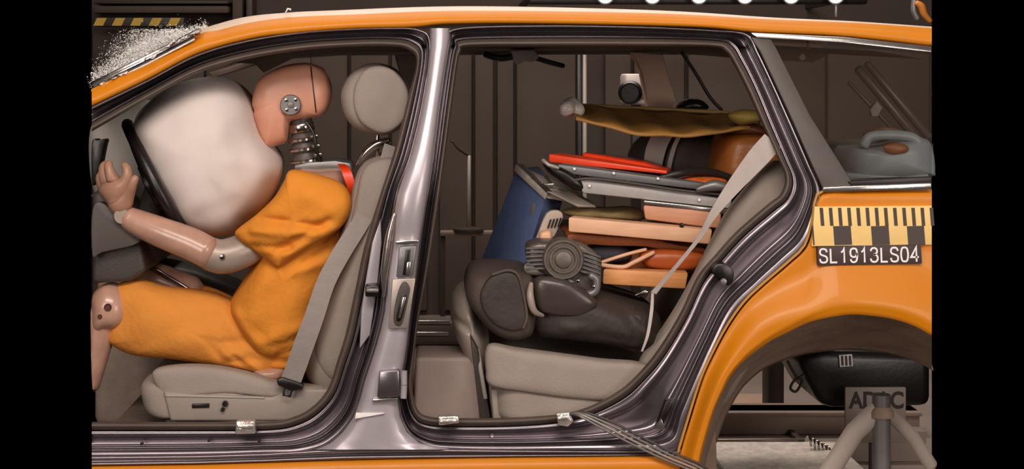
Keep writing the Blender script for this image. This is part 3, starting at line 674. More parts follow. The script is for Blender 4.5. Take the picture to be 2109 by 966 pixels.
bk = puff('backrest', [(742, 345), (768, 322), (812, 316), (846, 330), (852, 380), (826, 470), (800, 570), (778, 680), (764, 780), (735, 806), (690, 796), (650, 770), (638, 735), (648, 660), (676, 570), (704, 480), (726, 400)], .42, .25, SEAT, fsn, e=6, rings=12)
puff('side_bolster', [(748, 350), (775, 330), (815, 330), (826, 370), (800, 470), (770, 590), (745, 700), (722, 780), (690, 785), (660, 758), (648, 720), (662, 650), (694, 560), (716, 480), (734, 400)], .2, .05, SEAT, bk, e=3)
hr = puff('headrest', [(705, 200), (712, 172), (730, 146), (760, 131), (790, 132), (820, 146), (842, 180), (848, 215), (838, 250), (812, 272), (780, 276), (740, 266), (715, 240)], .42, .155, SEAT, fsn, e=5, rings=14)
puff('headrest_face', [(728, 200), (734, 170), (752, 144), (780, 135), (812, 146), (838, 180), (842, 215), (832, 248), (806, 270), (780, 273), (748, 256), (732, 230)], .285, .03, SEAT, hr, e=6)
for Y in (.34, .5): tube('headrest_post', [W(778, 262, Y), W(776, 335, Y)], .006, STEEL, fsn)
tube('headrest_bracket', [W(736, 340, .33), W(756, 312, .33), W(780, 296, .33), W(802, 290, .33)], [.006, .012, .012, .009], STEEL, fsn, per=5)
bl = ribbon('seat_belt', [(806, 300, .30, 30, 20), (784, 380, .2, 34, 20), (748, 450, .15, 36, 22), (704, 520, .12, 38, 22), (672, 580, .11, 38, 22), (648, 650, .11, 40, 22), (626, 710, .12, 42, 24), (606, 766, .14, 42, 24), (596, 792, .15, 42, 22)], BELT, fsn); tag(bl, 'grey seat belt hanging slack beside the seat')
an = slab('belt_anchor', [(569, 782), (580, 778), (624, 792), (624, 802), (600, 806), (572, 794)], .13, .16, BLACK, bl, .004)
rg = [W(586, 796, .14), W(584, 814, .14), W(597, 817, .14), W(603, 800, .14), W(586, 796, .14)]
tube('belt_buckle_loop', rg, .0035, BLACK, bl, res=6)

# ------------------------------------------------------------------ rear seat
rsn = thing('rear_seat', W(1200, 880, .6), 'beige-grey rear bench with luggage piled on its cushion', 'car seat')
puff('cushion', [(1000, 716), (1012, 698), (1050, 692), (1140, 698), (1240, 716), (1320, 742), (1400, 760), (1390, 810), (1290, 830), (1190, 826), (1080, 812), (1010, 796), (998, 760)], .62, .5, SEAT, rsn, e=8, rings=14)
puff('cushion_side', [(1000, 722), (1014, 708), (1060, 716), (1150, 728), (1240, 740), (1330, 750), (1340, 790), (1290, 822), (1190, 820), (1080, 806), (1010, 792), (1000, 760)], .14, .04, SEAT, rsn, e=4)
slab('base', [(1010, 800), (1090, 812), (1250, 824), (1250, 880), (1016, 880)], .16, 1.1, SEATTRIM, rsn, .01)
slab('base_panel', [(1085, 814), (1250, 826), (1240, 880), (1085, 880)], .14, .2, SEATTRIM, rsn, .006)
puff('backrest', [(1604, 330), (1640, 350), (1660, 400), (1600, 500), (1540, 600), (1470, 720), (1420, 790), (1350, 800), (1312, 772), (1318, 735), (1350, 690), (1395, 620), (1440, 535), (1490, 440), (1530, 385), (1570, 345)], .68, .5, SEAT, rsn, e=9, rings=14)
puff('backrest_side', [(1580, 338), (1606, 332), (1630, 360), (1625, 400), (1580, 470), (1520, 560), (1450, 680), (1390, 770), (1345, 785), (1314, 765), (1322, 735), (1356, 690), (1400, 620), (1445, 535), (1494, 440), (1534, 388)], .2, .05, SEAT, rsn, e=3)
rb = ribbon('seat_belt', [(1592, 290, .10, 44, 40), (1560, 326, .1, 44, 36), (1510, 386, .1, 30, 34), (1470, 440, .1, 17, 30), (1440, 490, .12, 9, 25), (1400, 540, .14, 8, 25), (1366, 580, .16, 9, 25), (1346, 604, .17, 12, 20)], BELT2, rsn); tag(rb, 'pale twisted seat belt across the luggage')
slab('belt_tongue', [(1308, 608), (1330, 598), (1336, 602), (1314, 613)], .13, .136, STEEL, rb, .001)
ribbon('belt_tail', [(1344, 604, .17, 5, 0), (1342, 640, .14, 7, 0), (1334, 690, .10, 6, 10), (1322, 724, .10, 4, 10)], BELT2, rb)

# ------------------------------------------------------------------ crash test dummy
du = thing('crash_test_dummy', W(520, 770, .4), 'crash test dummy in orange shirt and shorts on the driver seat', 'dummy')
HD = [(621, 131), (585, 137), (552, 150), (532, 168), (523, 195), (521, 216), (525, 228), (523, 240), (528, 256), (538, 282), (547, 300), (551, 305), (558, 304), (584, 296), (590, 292), (593, 286), (597, 262), (599, 253), (606, 248), (636, 244), (640, 236), (642, 190), (640, 150), (636, 133)]
HD = HD[:-4]+[(652, 241), (664, 237), (676, 223), (683, 198), (682, 174), (672, 152), (656, 138), (640, 132)]
HC, HH, HE = (582, 208), .085, 3.4
hd = puff('head', HD, .42, HH, SKIN, du, e=HE, per=6, rings=16, cen=HC)
def surf_y(poly, cen, Y, half, e, x, y):
    dx, dy = x-cen[0], y-cen[1]; best = 1e9
    for a, b in zip(poly, poly[1:]+poly[:1]):
        ex, ey = b[0]-a[0], b[1]-a[1]; den = dx*ey-dy*ex
        if abs(den) < 1e-9: continue
        r = ((a[0]-cen[0])*ey-(a[1]-cen[1])*ex)/den; u = ((a[0]-cen[0])*dy-(a[1]-cen[1])*dx)/den
        if r > 0 and -.01 <= u <= 1.01: best = min(best, r)
    t = min(.999, 1/best)
    return Y-half*(1-t**e)**(1/e)
hp = cat(HD, 6, True)
tube('skull_seam', [W(x, y, surf_y(hp, HC, .42, HH, HE, x, y)) for x, y in [(640+12*k/10, 137+103*k/10) for k in range(11)]], .0016, BLACK, hd, res=6)
puff('brow', [(524, 212), (530, 208), (534, 222), (530, 236), (525, 232)], .40, .04, SKIN, hd, e=2.2)
puff('crown_patch', [(560, 146), (590, 134), (630, 129), (662, 138), (668, 148), (630, 143), (590, 146)], .42, .055, mat('dark_crown_tape', (150, 92, 70), .5), hd, e=2.5)
ed = lathe('ear_target', [(0, -.012), (.027, -.012), (.0295, -.008), (.0295, .02), (0, .02)], W(599, 216, .333), (0, 1, 0), mat('grey_target_disc', (128, 124, 122), .35, .6, .05, 30), hd, 32); tag(ed, 'round grey disc with bolts')
for dx, dy in ((-9, -10), (10, -11), (-8, 10), (11, 8)):
    lathe('bolt', [(0, -.005), (.0045, -.004), (.0055, 0), (0, 0)], W(599+dx, 216+dy, .321), (0, 1, 0), STEEL, ed, 10)
lathe('bolt', [(0, -.004), (.008, -.003), (.0095, 0), (0, 0)], W(599, 216, .321), (0, 1, 0), GREYM, ed, 14)
# neck of rubber discs and steel plates
n0, n1 = W(618, 246, .42), W(634, 350, .42); ax = (n1-n0).normalized(); Ln = (n1-n0).length
nk = lathe('neck', [(0, 0), (.034, 0), (.034, Ln*.2), (.03, Ln*.28), (.036, Ln*.36), (.031, Ln*.45), (.037, Ln*.55), (.032, Ln*.66), (.038, Ln*.78), (.034, Ln*.9), (.036, Ln), (0, Ln)], n0, ax, mat('dark_neck_rubber', (86, 78, 74), .5, .1), du); tag(nk, 'dark rubber neck with steel rings')
lathe('neck_collar', [(.02, 0), (.037, 0), (.039, .004), (.039, .02), (.037, .024), (.02, .024)], n0+ax*Ln*.08, ax, STEEL, nk)
for t, r in ((.36, .04), (.55, .042), (.78, .044)):
    lathe('neck_plate', [(.02, 0), (r, 0), (r+.003, .003), (r+.003, .008), (r, .011), (.02, .011)], n0+ax*Ln*t, ax, STEEL, nk)
for i, (x, y) in enumerate(((648, 280), (652, 300), (656, 318))):
    tube('neck_bolt', [W(x-8, y+1, .36), W(x+6, y-1, .36)], .005, STEEL, nk)
tube('neck_cable', [W(630, 250, .36), W(646, 276, .355), W(652, 310, .355), W(664, 340, .37)], .005, BLACK, nk, per=5)
br = slab('neck_bracket', [(606, 340), (640, 334), (690, 331), (722, 336), (726, 352), (690, 352), (640, 350), (606, 350)], .36, .5, GREYM, du, .005)
puff('chest', [(610, 352), (660, 344), (712, 346), (726, 380), (722, 440), (660, 470), (600, 420)], .42, .15, SKIN2, du, e=3)
rd = ribbon('red_strap', [(702, 338, .3, 14, 0), (712, 350, .26, 20, 0), (722, 380, .25, 18, 0), (730, 410, .27, 10, 0)], RED, du, thick=.01)
# pelvis, shirt, shorts
TORSO = [(604, 352), (640, 352), (690, 360), (724, 384), (732, 410), (722, 470), (704, 530), (680, 590), (660, 640), (644, 690), (622, 735), (596, 752), (560, 748), (520, 728), (494, 696), (480, 650), (482, 612), (500, 580), (530, 530), (552, 470), (574, 400)]
sh = puff('shirt', TORSO, .40, .225, SHIRT, du, e=3.3, per=6, rings=24, wob=.003, cen=(600, 560),
          folds=[((495, 650), (540, 715), 10.2, 0.0161), ((540, 715), (600, 722), 10.2, 0.0138), ((500, 620), (560, 690), 11.6, -0.0138), ((560, 690), (640, 668), 8.7, 0.0138), ((520, 640), (560, 672), 10.2, 0.0104), ((570, 676), (640, 650), 13.0, -0.0115),
                 ((590, 705), (640, 690), 7.2, 0.0138), ((550, 735), (610, 738), 8.7, -0.0115), ((640, 520), (720, 480), 10.2, 0.0138), ((600, 540), (700, 520), 11.6, -0.0092), ((560, 560), (530, 640), 20.3, -0.0069)])
tag(sh, 'orange t-shirt')
sl = puff('sleeve', [(600, 350), (586, 372), (566, 405), (530, 440), (496, 466), (486, 476), (487, 484), (500, 498), (540, 526), (566, 546), (574, 551), (582, 546), (620, 520), (660, 495), (700, 470), (720, 440), (722, 405), (700, 376), (650, 358)], .2, .08, SHIRT, sh, e=3.0, per=6, rings=22, wob=.003, cen=(610, 450),
          folds=[((540, 445), (660, 460), 8.7, 0.0138), ((530, 470), (650, 476), 10.2, -0.0138), ((530, 502), (600, 505), 7.2, 0.0138), ((510, 490), (575, 512), 11.6, -0.0069), ((575, 512), (680, 450), 8.7, 0.0138), ((600, 520), (700, 470), 11.6, -0.0092), ((640, 400), (680, 420), 20.3, -0.0092)])
st_ = puff('shorts', [(232, 596), (250, 582), (285, 576), (340, 590), (400, 596), (450, 606), (510, 640), (570, 690), (604, 730), (590, 756), (556, 772), (500, 762), (430, 748), (340, 736), (270, 728), (232, 708), (222, 690), (224, 640)], .30, .09, SHORTS, du, e=2.5, per=6, rings=20, wob=.003, cen=(400, 670),
          folds=[((440, 690), (470, 740), 9, .008), ((470, 700), (520, 690), 8, .010), ((500, 720), (540, 752), 8, -.008), ((455, 640), (500, 740), 7, .008), ((300, 650), (420, 690), 30, -.006), ((480, 735), (530, 728), 6, .009)])
tag(st_, 'light orange shorts')
pe = puff('hip', [(520, 752), (560, 748), (592, 752), (590, 774), (560, 778), (530, 770)], .3, .08, SKIN2, du, e=2.5)
puff('far_shorts', [(330, 590), (400, 588), (440, 596), (500, 625), (560, 660), (560, 730), (440, 730), (340, 700)], .56, .09, SHORTS, st_, e=2.5)
# near leg
kn = puff('near_knee', [(196, 600), (224, 582), (254, 592), (272, 622), (270, 656), (250, 674), (220, 678), (204, 684), (192, 672), (190, 630)], .29, .075, SKIN2, du, e=2.4)
tube('near_shin', [W(208, 640, .29), W(190, 720, .29), W(172, 790, .29)], [.058, .05, .046], SKIN2, kn, res=18, per=5)
def clip_left(o, x):
    bm = bmesh.new(); bm.from_mesh(o.data)
    r = bmesh.ops.bisect_plane(bm, geom=bm.verts[:]+bm.edges[:]+bm.faces[:], plane_co=(x, 0, 0), plane_no=(-1, 0, 0), clear_outer=True)
    bmesh.ops.contextual_create(bm, geom=[e for e in r['geom_cut'] if isinstance(e, bmesh.types.BMEdge)])
    bm.to_mesh(o.data); bm.free()
for q in [kn]+list(kn.children): clip_left(q, wx(189, .25))
for x, y, r in ((222, 633, .010), (206, 652, .006)):
    lathe('joint_socket', [(0, -.001), (r*.7, -.001), (r, -.004), (r*1.05, .02), (0, .02)], W(x, y, .216), (0, 1, 0), mat('dark_socket', (80, 44, 32), .5), kn, 16)
fk = tube('far_thigh', [W(222, 600, .54), W(244, 584, .54), W(290, 578, .54), W(390, 614, .54)], [.04, .055, .064, .066], SKIN2, du, res=20, per=5)
tube('thigh_edge', [W(262, 560, .475), W(310, 552, .475), (W(350, 572, .475)), W(392, 598, .475)], .005, STEEL, fk, per=5)
lathe('joint_socket', [(0, -.002), (.008, -.002), (.011, .01), (0, .01)], W(268, 566, .478), (0, 1, .2), MATS['dark_socket'], fk, 14)
# near arm
fa = tube('forearm', [W(262, 447, .2), W(282, 458, .2), W(330, 478, .19), (W(392, 502, .18)), W(428, 520, .17)], [.030, .036, .041, .044, .043], SKIN2, du, res=20, per=5); tag(fa, 'glossy pinkish forearm')
el = tube('elbow', [W(412, 512, .185), W(450, 528, .19), W(486, 522, .2), W(530, 500, .225), W(560, 478, .24)], [.042, .047, .047, .045, .04], JOINT, du, res=20, per=6); tag(el, 'grey jointed elbow and upper arm')
lathe('elbow_bolt', [(0, -.006), (.006, -.005), (.008, 0), (.008, .02), (0, .02)], W(458, 529, .142), (0, 1, 0), STEEL, el, 14)
puff('far_sleeve', [(560, 420), (600, 400), (640, 440), (600, 520), (540, 520), (520, 470)], .62, .07, SHIRT, sh, e=2.4)
tube('far_upper_limb', [W(560, 500, .62), W(460, 530, .62), W(360, 470, .62), (W(300, 420, .6))], [.045, .042, .036, .03], SKIN2, du, res=14, per=5)
# hand: one skinned mesh
def hand(name, parent):
    J = {'w': (252, 444, .2, .026), 'p0': (246, 424, .2, .030), 'p1': (240, 398, .2, .038),
         'k1': (259, 376, .18, .020), 'i1': (264, 358, .172, .0145), 'i2': (260, 344, .178, .0125), 'i3': (253, 336, .19, .010),
         'k2': (232, 374, .185, .021), 'm1': (226, 354, .18, .0145), 'm2': (222, 340, .185, .0125), 'm3': (226, 331, .2, .010),
         'k3': (221, 378, .21, .020), 'r1': (212, 357, .215, .0145), 'r2': (212, 343, .22, .0125), 'r3': (218, 333, .235, .010),
         'k4': (214, 388, .235, .018), 'l1': (205, 370, .245, .0135), 'l2': (205, 356, .25, .0115), 'l3': (211, 347, .262, .0095),
         't0': (263, 404, .185, .020), 't1': (271, 384, .17, .015), 't2': (276, 370, .165, .013), 't3': (283, 361, .17, .009)}
    E = [('w', 'p0'), ('p0', 'p1'), ('p1', 'k1'), ('k1', 'i1'), ('i1', 'i2'), ('i2', 'i3'), ('p1', 'k2'), ('k2', 'm1'), ('m1', 'm2'), ('m2', 'm3'), ('p1', 'k3'), ('k3', 'r1'), ('r1', 'r2'), ('r2', 'r3'), ('p1', 'k4'), ('k4', 'l1'), ('l1', 'l2'), ('l2', 'l3'), ('p0', 't0'), ('t0', 't1'), ('t1', 't2'), ('t2', 't3')]
    ks = list(J); me = bpy.data.meshes.new(name)
    me.from_pydata([tuple(W(*J[k][:3])) for k in ks], [(ks.index(a), ks.index(b)) for a, b in E], [])
    o = bpy.data.objects.new(name, me); COL.objects.link(o); me.materials.append(mat('brown_vinyl_hand', (168, 126, 104), .4, 0, .06, 30, .1, 22))
    s = o.modifiers.new('skin', 'SKIN'); s.use_smooth_shade = True
    for k, d in zip(ks, me.skin_vertices[0].data): r = J[k][3]; d.radius = (r, r); d.use_root = (k == 'w')
    ss_ = o.modifiers.new('sub', 'SUBSURF'); ss_.levels = 2; ss_.render_levels = 2
    bpy.context.view_layer.update()
    m2 = bpy.data.meshes.new_from_object(o.evaluated_get(bpy.context.evaluated_depsgraph_get()))
    bpy.data.objects.remove(o)
    return link(name, m2, None, parent)
hn = hand('hand', du)
lathe('wrist_joint', [(0, -.024), (.02, -.024), (.026, -.012), (.026, .012), (.02, .024), (0, .024)], W(254, 444, .2), (0, 1, 0), JOINT, fa, 18)

# ------------------------------------------------------------------ luggage in the rear
bx_ = thing('blue_box', W(1050, 560, .6), 'blue metal box with open grey lid, tilted behind the black bag', 'box')
hexa('body', [(1064, 346, .80), (1124, 402, .45), (1072, 570, .45), (980, 562, .80)], [(1110, 340, .95), (1162, 404, .6), (1112, 580, .6), (1024, 560, .95)], BLUE, bx_, .008)
hexa('lid', [(1062, 338, .80), (1124, 398, .44), (1122, 408, .44), (1060, 348, .80)], [(1150, 374, .86), (1228, 420, .55), (1226, 427, .55), (1150, 384, .86)], GREYPLATE, bx_, .003)
hexa('lid_rim', [(1066, 337, .79), (1126, 396, .43), (1126, 400, .43), (1066, 341, .79)], [(1078, 337, .82), (1138, 394, .46), (1138, 399, .46), (1078, 341, .82)], CHROME, bx_, .001)
hexa('lid_edge', [(1062, 339, .79), (1126, 398, .425), (1122, 411, .425), (1058, 352, .79)], [(1064, 339, .80), (1128, 398, .435), (1124, 411, .435), (1060, 352, .80)], GREYPLATE, bx_, .002)
hexa('lid_flap', [(1126, 394, .425), (1172, 394, .46), (1228, 425, .40), (1190, 425, .40)], [(1126, 397, .44), (1172, 397, .475), (1228, 428, .415), (1190, 428, .415)], GREYPLATE, bx_, .002)
tube('lid_latch', [W(1096, 362, .6), W(1116, 382, .55), W(1136, 380, .55), W(1124, 364, .6)], .006, CHROME, bx_)
tube('lid_latch', [W(1150, 392, .56), W(1176, 400, .54), W(1196, 410, .54)], .006, CHROME, bx_)
hexa('name_plate', [(1096, 418, .53), (1104, 420, .5), (1098, 452, .5), (1089, 448, .54)], [(1098, 418, .57), (1106, 420, .54), (1100, 452, .54), (1092, 448, .58)], mat('plate_grey', (128, 126, 128), .5), bx_, .001)
vg = slab('vent_grille', [(1126, 440), (1150, 434), (1160, 446), (1150, 470), (1136, 492), (1104, 500), (1108, 482)], .38, .41, mat('grille_beige', (176, 158, 142), .5), bx_, .006, curve=3)
for i in range(4): slab('slot', [(1133+i*7, 452-i), (1136+i*7, 452-i), (1130+i*7, 470-i), (1127+i*7, 470-i)], .374, .385, BLACK, vg, 0)
puff('corner_pad', [(1112, 478), (1132, 474), (1136, 490), (1128, 498), (1112, 498)], .37, .02, WOOD, bx_, e=3)

tb = thing('folding_table', W(1320, 440, .5), 'grey metal folding table lying flat on top of the wooden chairs', 'folding table')
hexa('upper_frame', [(1148, 338, .34), (1500, 384, .34), (1498, 398, .34), (1150, 356, .34)], [(1180, 328, .95), (1480, 362, .95), (1480, 372, .95), (1180, 340, .95)], mat('table_dark_grey', (112, 110, 112), .45, .1, .05, 30, .1, 12), tb, .006)
hexa('lower_panel', [(1186, 368, .33), (1508, 410, .33), (1504, 430, .33), (1200, 398, .33)], [(1210, 356, .95), (1490, 388, .95), (1488, 400, .95), (1216, 372, .95)], mat('table_light_grey', (176, 170, 166), .45, .1, .05, 30, .08, 12), tb, .006)
hexa('bottom_strip', [(1326, 413, .32), (1506, 432, .32), (1504, 443, .32), (1328, 420, .32)], [(1330, 404, .9), (1490, 420, .9), (1490, 428, .9), (1330, 410, .9)], CHROME, tb, .003)
tube('groove_bar', [W(1180, 372, .325), W(1220, 368, .32), W(1320, 380, .32), W(1400, 392, .32), W(1500, 402, .32)], .004, TICK, tb, per=4)
puff('corner_clamp', [(1118, 334), (1134, 336), (1170, 350), (1200, 372), (1206, 392), (1180, 392), (1146, 368), (1126, 352)], .36, .04, BLACK, tb, e=3)
tube('clamp_hook', [W(1118, 330, .33), W(1130, 340, .32), W(1150, 346, .32)], .006, POLE, tb)
tube('hinge_bar', [W(1436, 390, .31), W(1470, 382, .31), W(1496, 386, .31)], [.008, .016, .012], GREYM, tb, per=4)
for x, y in ((1183, 348), (1264, 357), (1355, 368), (1214, 383), (1292, 376), (1438, 391), (1440, 412)):
    lathe('rivet', [(0, -.004), (.0035, -.003), (.0045, 0), (0, 0)], W(x, y, .335 if y < 370 else .325), (0, 1, 0), WHITEP, tb, 8)

rd_ = thing('red_hoop', W(1250, 358, .5), 'bright red plastic hoop on top of the grey folding table', 'hoop')
hexa('front_band', [(1130, 317, .5), (1374, 352, .40), (1374, 359, .40), (1130, 334, .5)], [(1150, 314, .62), (1380, 346, .52), (1380, 352, .52), (1150, 330, .62)], RED, rd_, .004)
hexa('rear_band', [(1200, 314, .6), (1330, 336, .5), (1380, 354, .44), (1200, 330, .6)], [(1210, 312, .8), (1330, 328, .75), (1380, 346, .7), (1210, 326, .8)], RED, rd_, .004)
hs = tube('black_hose', [W(1362, 366, .42), W(1400, 357, .42), W(1440, 353, .45), W(1480, 358, .48), W(1510, 370, .5)], .011, BLACKRUB, None, per=6); tag(hs, 'black rubber hose arched over the folding table end', 'hose')
oc = puff('orange_pouch', [(1398, 368), (1440, 364), (1490, 368), (1492, 380), (1440, 382), (1400, 380)], .46, .06, mat('orange_pouch_cloth', (222, 104, 36), .6, 0, .1, 40, .3, 30), None); tag(oc, 'small orange and yellow pouch under the black hose', 'pouch')

ch = thing('wooden_folding_chair', W(1320, 520, .5), 'folded pale beech chair under the grey folding table', 'folding chair', 'folded wooden chairs')
hexa('side_rail', [(1170, 447, .30), (1468, 474, .30), (1462, 504, .30), (1170, 478, .30)], [(1180, 443, .34), (1464, 468, .34), (1460, 498, .34), (1180, 472, .34)], WOOD, ch, .006)
hexa('back_slat', [(1324, 422, .32), (1486, 436, .32), (1484, 472, .32), (1328, 452, .32)], [(1330, 412, .8), (1480, 424, .8), (1480, 452, .8), (1330, 440, .8)], mat('rosy_beech_wood', (206, 146, 112), .5, 0, .08, 60, .08, 12, stretch=(1, 6, 8)), ch, .008)
slab('seat_board', [(1176, 482), (1260, 488), (1340, 492), (1400, 506), (1450, 512), (1448, 522), (1390, 520), (1330, 508), (1250, 506), (1180, 498)], .36, .8, WOODD, ch, .006, curve=3)
hexa('far_rail', [(1180, 445, .72), (1440, 468, .72), (1440, 494, .72), (1180, 470, .72)], [(1180, 443, .76), (1440, 466, .76), (1440, 492, .76), (1180, 468, .76)], WOOD, ch, .006)
lathe('pivot_bolt', [(0, -.004), (.005, -.003), (.007, 0), (0, 0)], W(1404, 464, .3), (0, 1, 0), BLACK, ch, 10)
ch2 = thing('wooden_folding_chair', W(1320, 600, .5), 'folded orange-brown chair below the pale beech chair, above the black bag', 'folding chair', 'folded wooden chairs')
hexa('side_rail', [(1242, 554, .28), (1418, 562, .28), (1412, 596, .28), (1240, 586, .28)], [(1250, 550, .33), (1414, 556, .33), (1408, 588, .33), (1250, 578, .33)], mat('honey_wood', (220, 150, 92), .5, 0, .08, 60, .1, 12, stretch=(1, 6, 8)), ch2, .006)
tube('stretcher', [W(1240, 546, .29), W(1282, 550, .29), W(1306, 540, .3), W(1346, 520, .32)], .006, WOOD, ch2, per=4)
tube('stretcher', [W(1240, 540, .33), W(1290, 524, .33), W(1330, 514, .34)], .005, WOOD, ch2, per=4)
slab('seat_board', [(1260, 526), (1340, 512), (1450, 522), (1440, 560), (1400, 566), (1250, 560)], .4, .8, WOODD, ch2, .008)
puff('leather_seat', [(1320, 520), (1380, 512), (1450, 524), (1436, 552), (1380, 556), (1330, 548)], .36, .04, mat('rust_leather', (176, 84, 34), .4, 0, .1, 40, .15, 12), ch2, e=3)
cl_ = puff('navy_cloth', [(1205, 510), (1240, 504), (1280, 506), (1300, 520), (1290, 538), (1240, 544), (1210, 534)], .42, .07, mat('navy_cloth', (52, 46, 52), .8, 0, .2, 40), None, e=2.5); tag(cl_, 'dark navy cloth stuffed between the two wooden chairs', 'cloth')
ol = puff('olive_bundle', [(1160, 434), (1200, 424), (1250, 428), (1300, 426), (1326, 436), (1320, 452), (1240, 452), (1176, 446)], .5, .09, mat('olive_cloth', (134, 112, 72), .85, 0, .3, 30, .2, 20), None, e=2.4); tag(ol, 'olive cloth bundle between table and pale beech chair', 'cloth')

mo = thing('ribbed_motor', W(1160, 620, .2), 'grey ribbed machine with round ringed cover on the black bag', 'machine')
MG = mat('cast_grey_metal', (118, 108, 100), .4, .45, .1, 60, .15, 30)
slab('housing', [(1088, 506), (1110, 500), (1200, 503), (1238, 530), (1238, 596), (1220, 610), (1110, 560), (1086, 535)], .2, .34, MG, mo, .012, seg=3)
for i in range(6):
    y = 508+i*8.5
    tube('fin', [W(1084, y+4, .2), W(1130, y+2, .185), W(1190, y+6, .185), W(1236, y+22, .2)], .0035, GREYM, mo, res=6, per=3)
mc = lathe('round_cover', [(0, .05), (.055, .05), (.056, .0), (.052, -.008), (.047, -.008), (.045, -.001), (.039, -.001), (.037, -.010), (.032, -.010), (.030, -.003), (.023, -.003), (.021, -.012), (.012, -.014), (0, -.014)], W(1160, 534, .17), (0, 1, 0), MG, mo, 40)
ub = [(1176, 580), (1172, 596), (1182, 608), (1205, 608), (1226, 600), (1228, 576), (1216, 568)]
tube('clamp', [W(x, y, .17) for x, y in ub], .011, GREYM, mo, per=5)
for x, y in ((1180, 592), (1190, 578), (1222, 590)): lathe('clamp_bolt', [(0, -.005), (.004, -.004), (.006, 0), (0, 0)], W(x, y, .16), (0, 1, 0), STEEL, mo, 10)
wp = puff('white_cloth', [(1082, 544), (1100, 538), (1124, 548), (1124, 566), (1090, 566), (1080, 556)], .24, .03, PALEGREY, None); tag(wp, 'scrap of pale cloth tucked under the ribbed machine', 'cloth')

bg = thing('travel_bag', W(1160, 690, .4), 'black travel bag with rounded grey end lying on the rear seat', 'bag')
puff('body', [(1060, 556), (1110, 548), (1160, 562), (1230, 586), (1290, 606), (1334, 622), (1352, 650), (1346, 690), (1318, 704), (1240, 692), (1150, 680), (1086, 672), (1060, 640)], .42, .28, BAGBLK, bg, e=3.2, per=6, rings=20,
     folds=[((1270, 610), (1300, 690), 10, .014), ((1290, 620), (1330, 690), 9, -.012), ((1180, 650), (1280, 672), 10, .01), ((1240, 600), (1330, 660), 9, .01), ((1150, 640), (1200, 652), 8, -.008)])
puff('end_cushion', [(958, 575), (972, 550), (1010, 545), (1060, 548), (1090, 556), (1098, 600), (1096, 650), (1086, 674), (1050, 682), (1012, 668), (980, 635), (960, 604)], .36, .24, BAGGREY, bg, e=5, rings=12)
puff('end_panel', [(1014, 566), (1046, 558), (1066, 568), (1076, 600), (1084, 650), (1078, 674), (1050, 680), (1018, 666), (994, 636), (990, 600)], .13, .02, BAGBLK, bg, e=6)
tube('piping', [W(1014, 566, .112), W(1046, 557, .112), W(1067, 567, .112), W(1077, 600, .112), W(1085, 650, .112), W(1078, 676, .112)], .004, BAGGREY, bg, per=6)
tube('carry_handle', [W(1094, 584, .13), W(1092, 610, .11), W(1100, 640, .11), W(1118, 650, .13)], [.006, .010, .009, .005], mat('handle_pale', (150, 136, 126), .4), bg, per=5)
puff('front_pocket', [(1104, 572), (1170, 578), (1220, 610), (1226, 632), (1190, 650), (1130, 646), (1104, 628)], .16, .03, mat('pocket_vinyl', (66, 56, 52), .3, 0, .1, 30), bg, e=3.5)
gp = puff('silver_roll', [(930, 612), (944, 590), (960, 584), (972, 604), (984, 640), (1004, 676), (1006, 710), (1000, 756), (988, 772), (960, 732), (940, 690), (928, 650)], .5, .22, mat('silver_grey_vinyl', (188, 174, 162), .32, .1, .1, 20, .1, 9), None, e=2.6, folds=[((935, 640), (960, 650), 8, .02), ((950, 600), (990, 700), 12, -.01)])
tag(gp, 'silver-grey padded roll bulging in front of the rear seat cushion', 'padded roll')
stp = tube('webbing_strap', [W(984, 720, .26), W(990, 760, .24), W(1000, 820, .24)], .006, PALEGREY, None); tag(stp, 'thin pale strap hanging beside the rear footwell box', 'strap')

# parcel cover: a crumpled sheet with a rolled end
pc = thing('parcel_cover', W(1360, 275, .6), 'tan vinyl parcel cover sprawled above the luggage', 'cover')
N = [(1186, 244, .5), (1240, 254, .48), (1290, 270, .46), (1340, 275, .46), (1400, 277, .46), (1460, 274, .46), (1510, 264, .48), (1545, 262, .5)]
T = [(1182, 213, .85), (1240, 217, .9), (1290, 221, .95), (1340, 224, .95), (1400, 228, .95), (1460, 231, .95), (1510, 233, .9), (1545, 228, .8)]
cn, ct = cat(N, 5), cat(T, 5); rows = []
for i in range(9):
    t = i/8; r = []
    for a, b in zip(cn, ct):
        q = lerp(a, b, t); w = W(*q); w.z += .006*math.sin(q[0]*.07+t*5)*(1 if 0 < i < 8 else .3); r.append(w)
    rows.append(r)
rows += [[w+Vector((0, 0, -.008)) for w in r] for r in rows[::-1]]
loft('cover_sheet', rows, TAN, pc, cv=True)
tube('cover_end', [W(1166, 226, .6), W(1178, 220, .66), W(1192, 228, .62)], [.022, .03, .02], PLASTICW, pc, per=4)
tube('cover_hem', [W(1182, 216, .84), W(1340, 224, .94), W(1500, 232, .9)], .006, mat('olive_hem', (140, 116, 66), .7), pc, per=6)
puff('cover_crumple', [(1500, 238), (1524, 226), (1556, 228), (1566, 246), (1550, 254), (1520, 256)], .5, .05, mat('olive_yellow_vinyl', (150, 126, 60), .6, 0, .3, 30), pc, e=2.2)
sb = thing('striped_bag', W(1400, 370, .9), 'dark upright bag with a pale grey side stripe below the parcel cover', 'bag')
puff('body', [(1320, 290), (1360, 274), (1420, 270), (1470, 276), (1480, 320), (1476, 372), (1400, 380), (1320, 376), (1300, 330)], .95, .22, mat('charcoal_fabric', (74, 68, 64), .8, 0, .2, 60, .1, 14), sb, e=4)
ribbon('pale_stripe', [(1366, 276, .73, 44, 0), (1352, 305, .715, 42, 0), (1344, 345, .715, 38, 0), (1342, 376, .72, 38, 0)], PALEGREY, sb, thick=.01)
ribbon('thin_stripe', [(1402, 274, .73, 9, 0), (1388, 305, .715, 9, 0), (1378, 345, .715, 9, 0), (1376, 376, .72, 9, 0)], PALEGREY, sb, thick=.01)
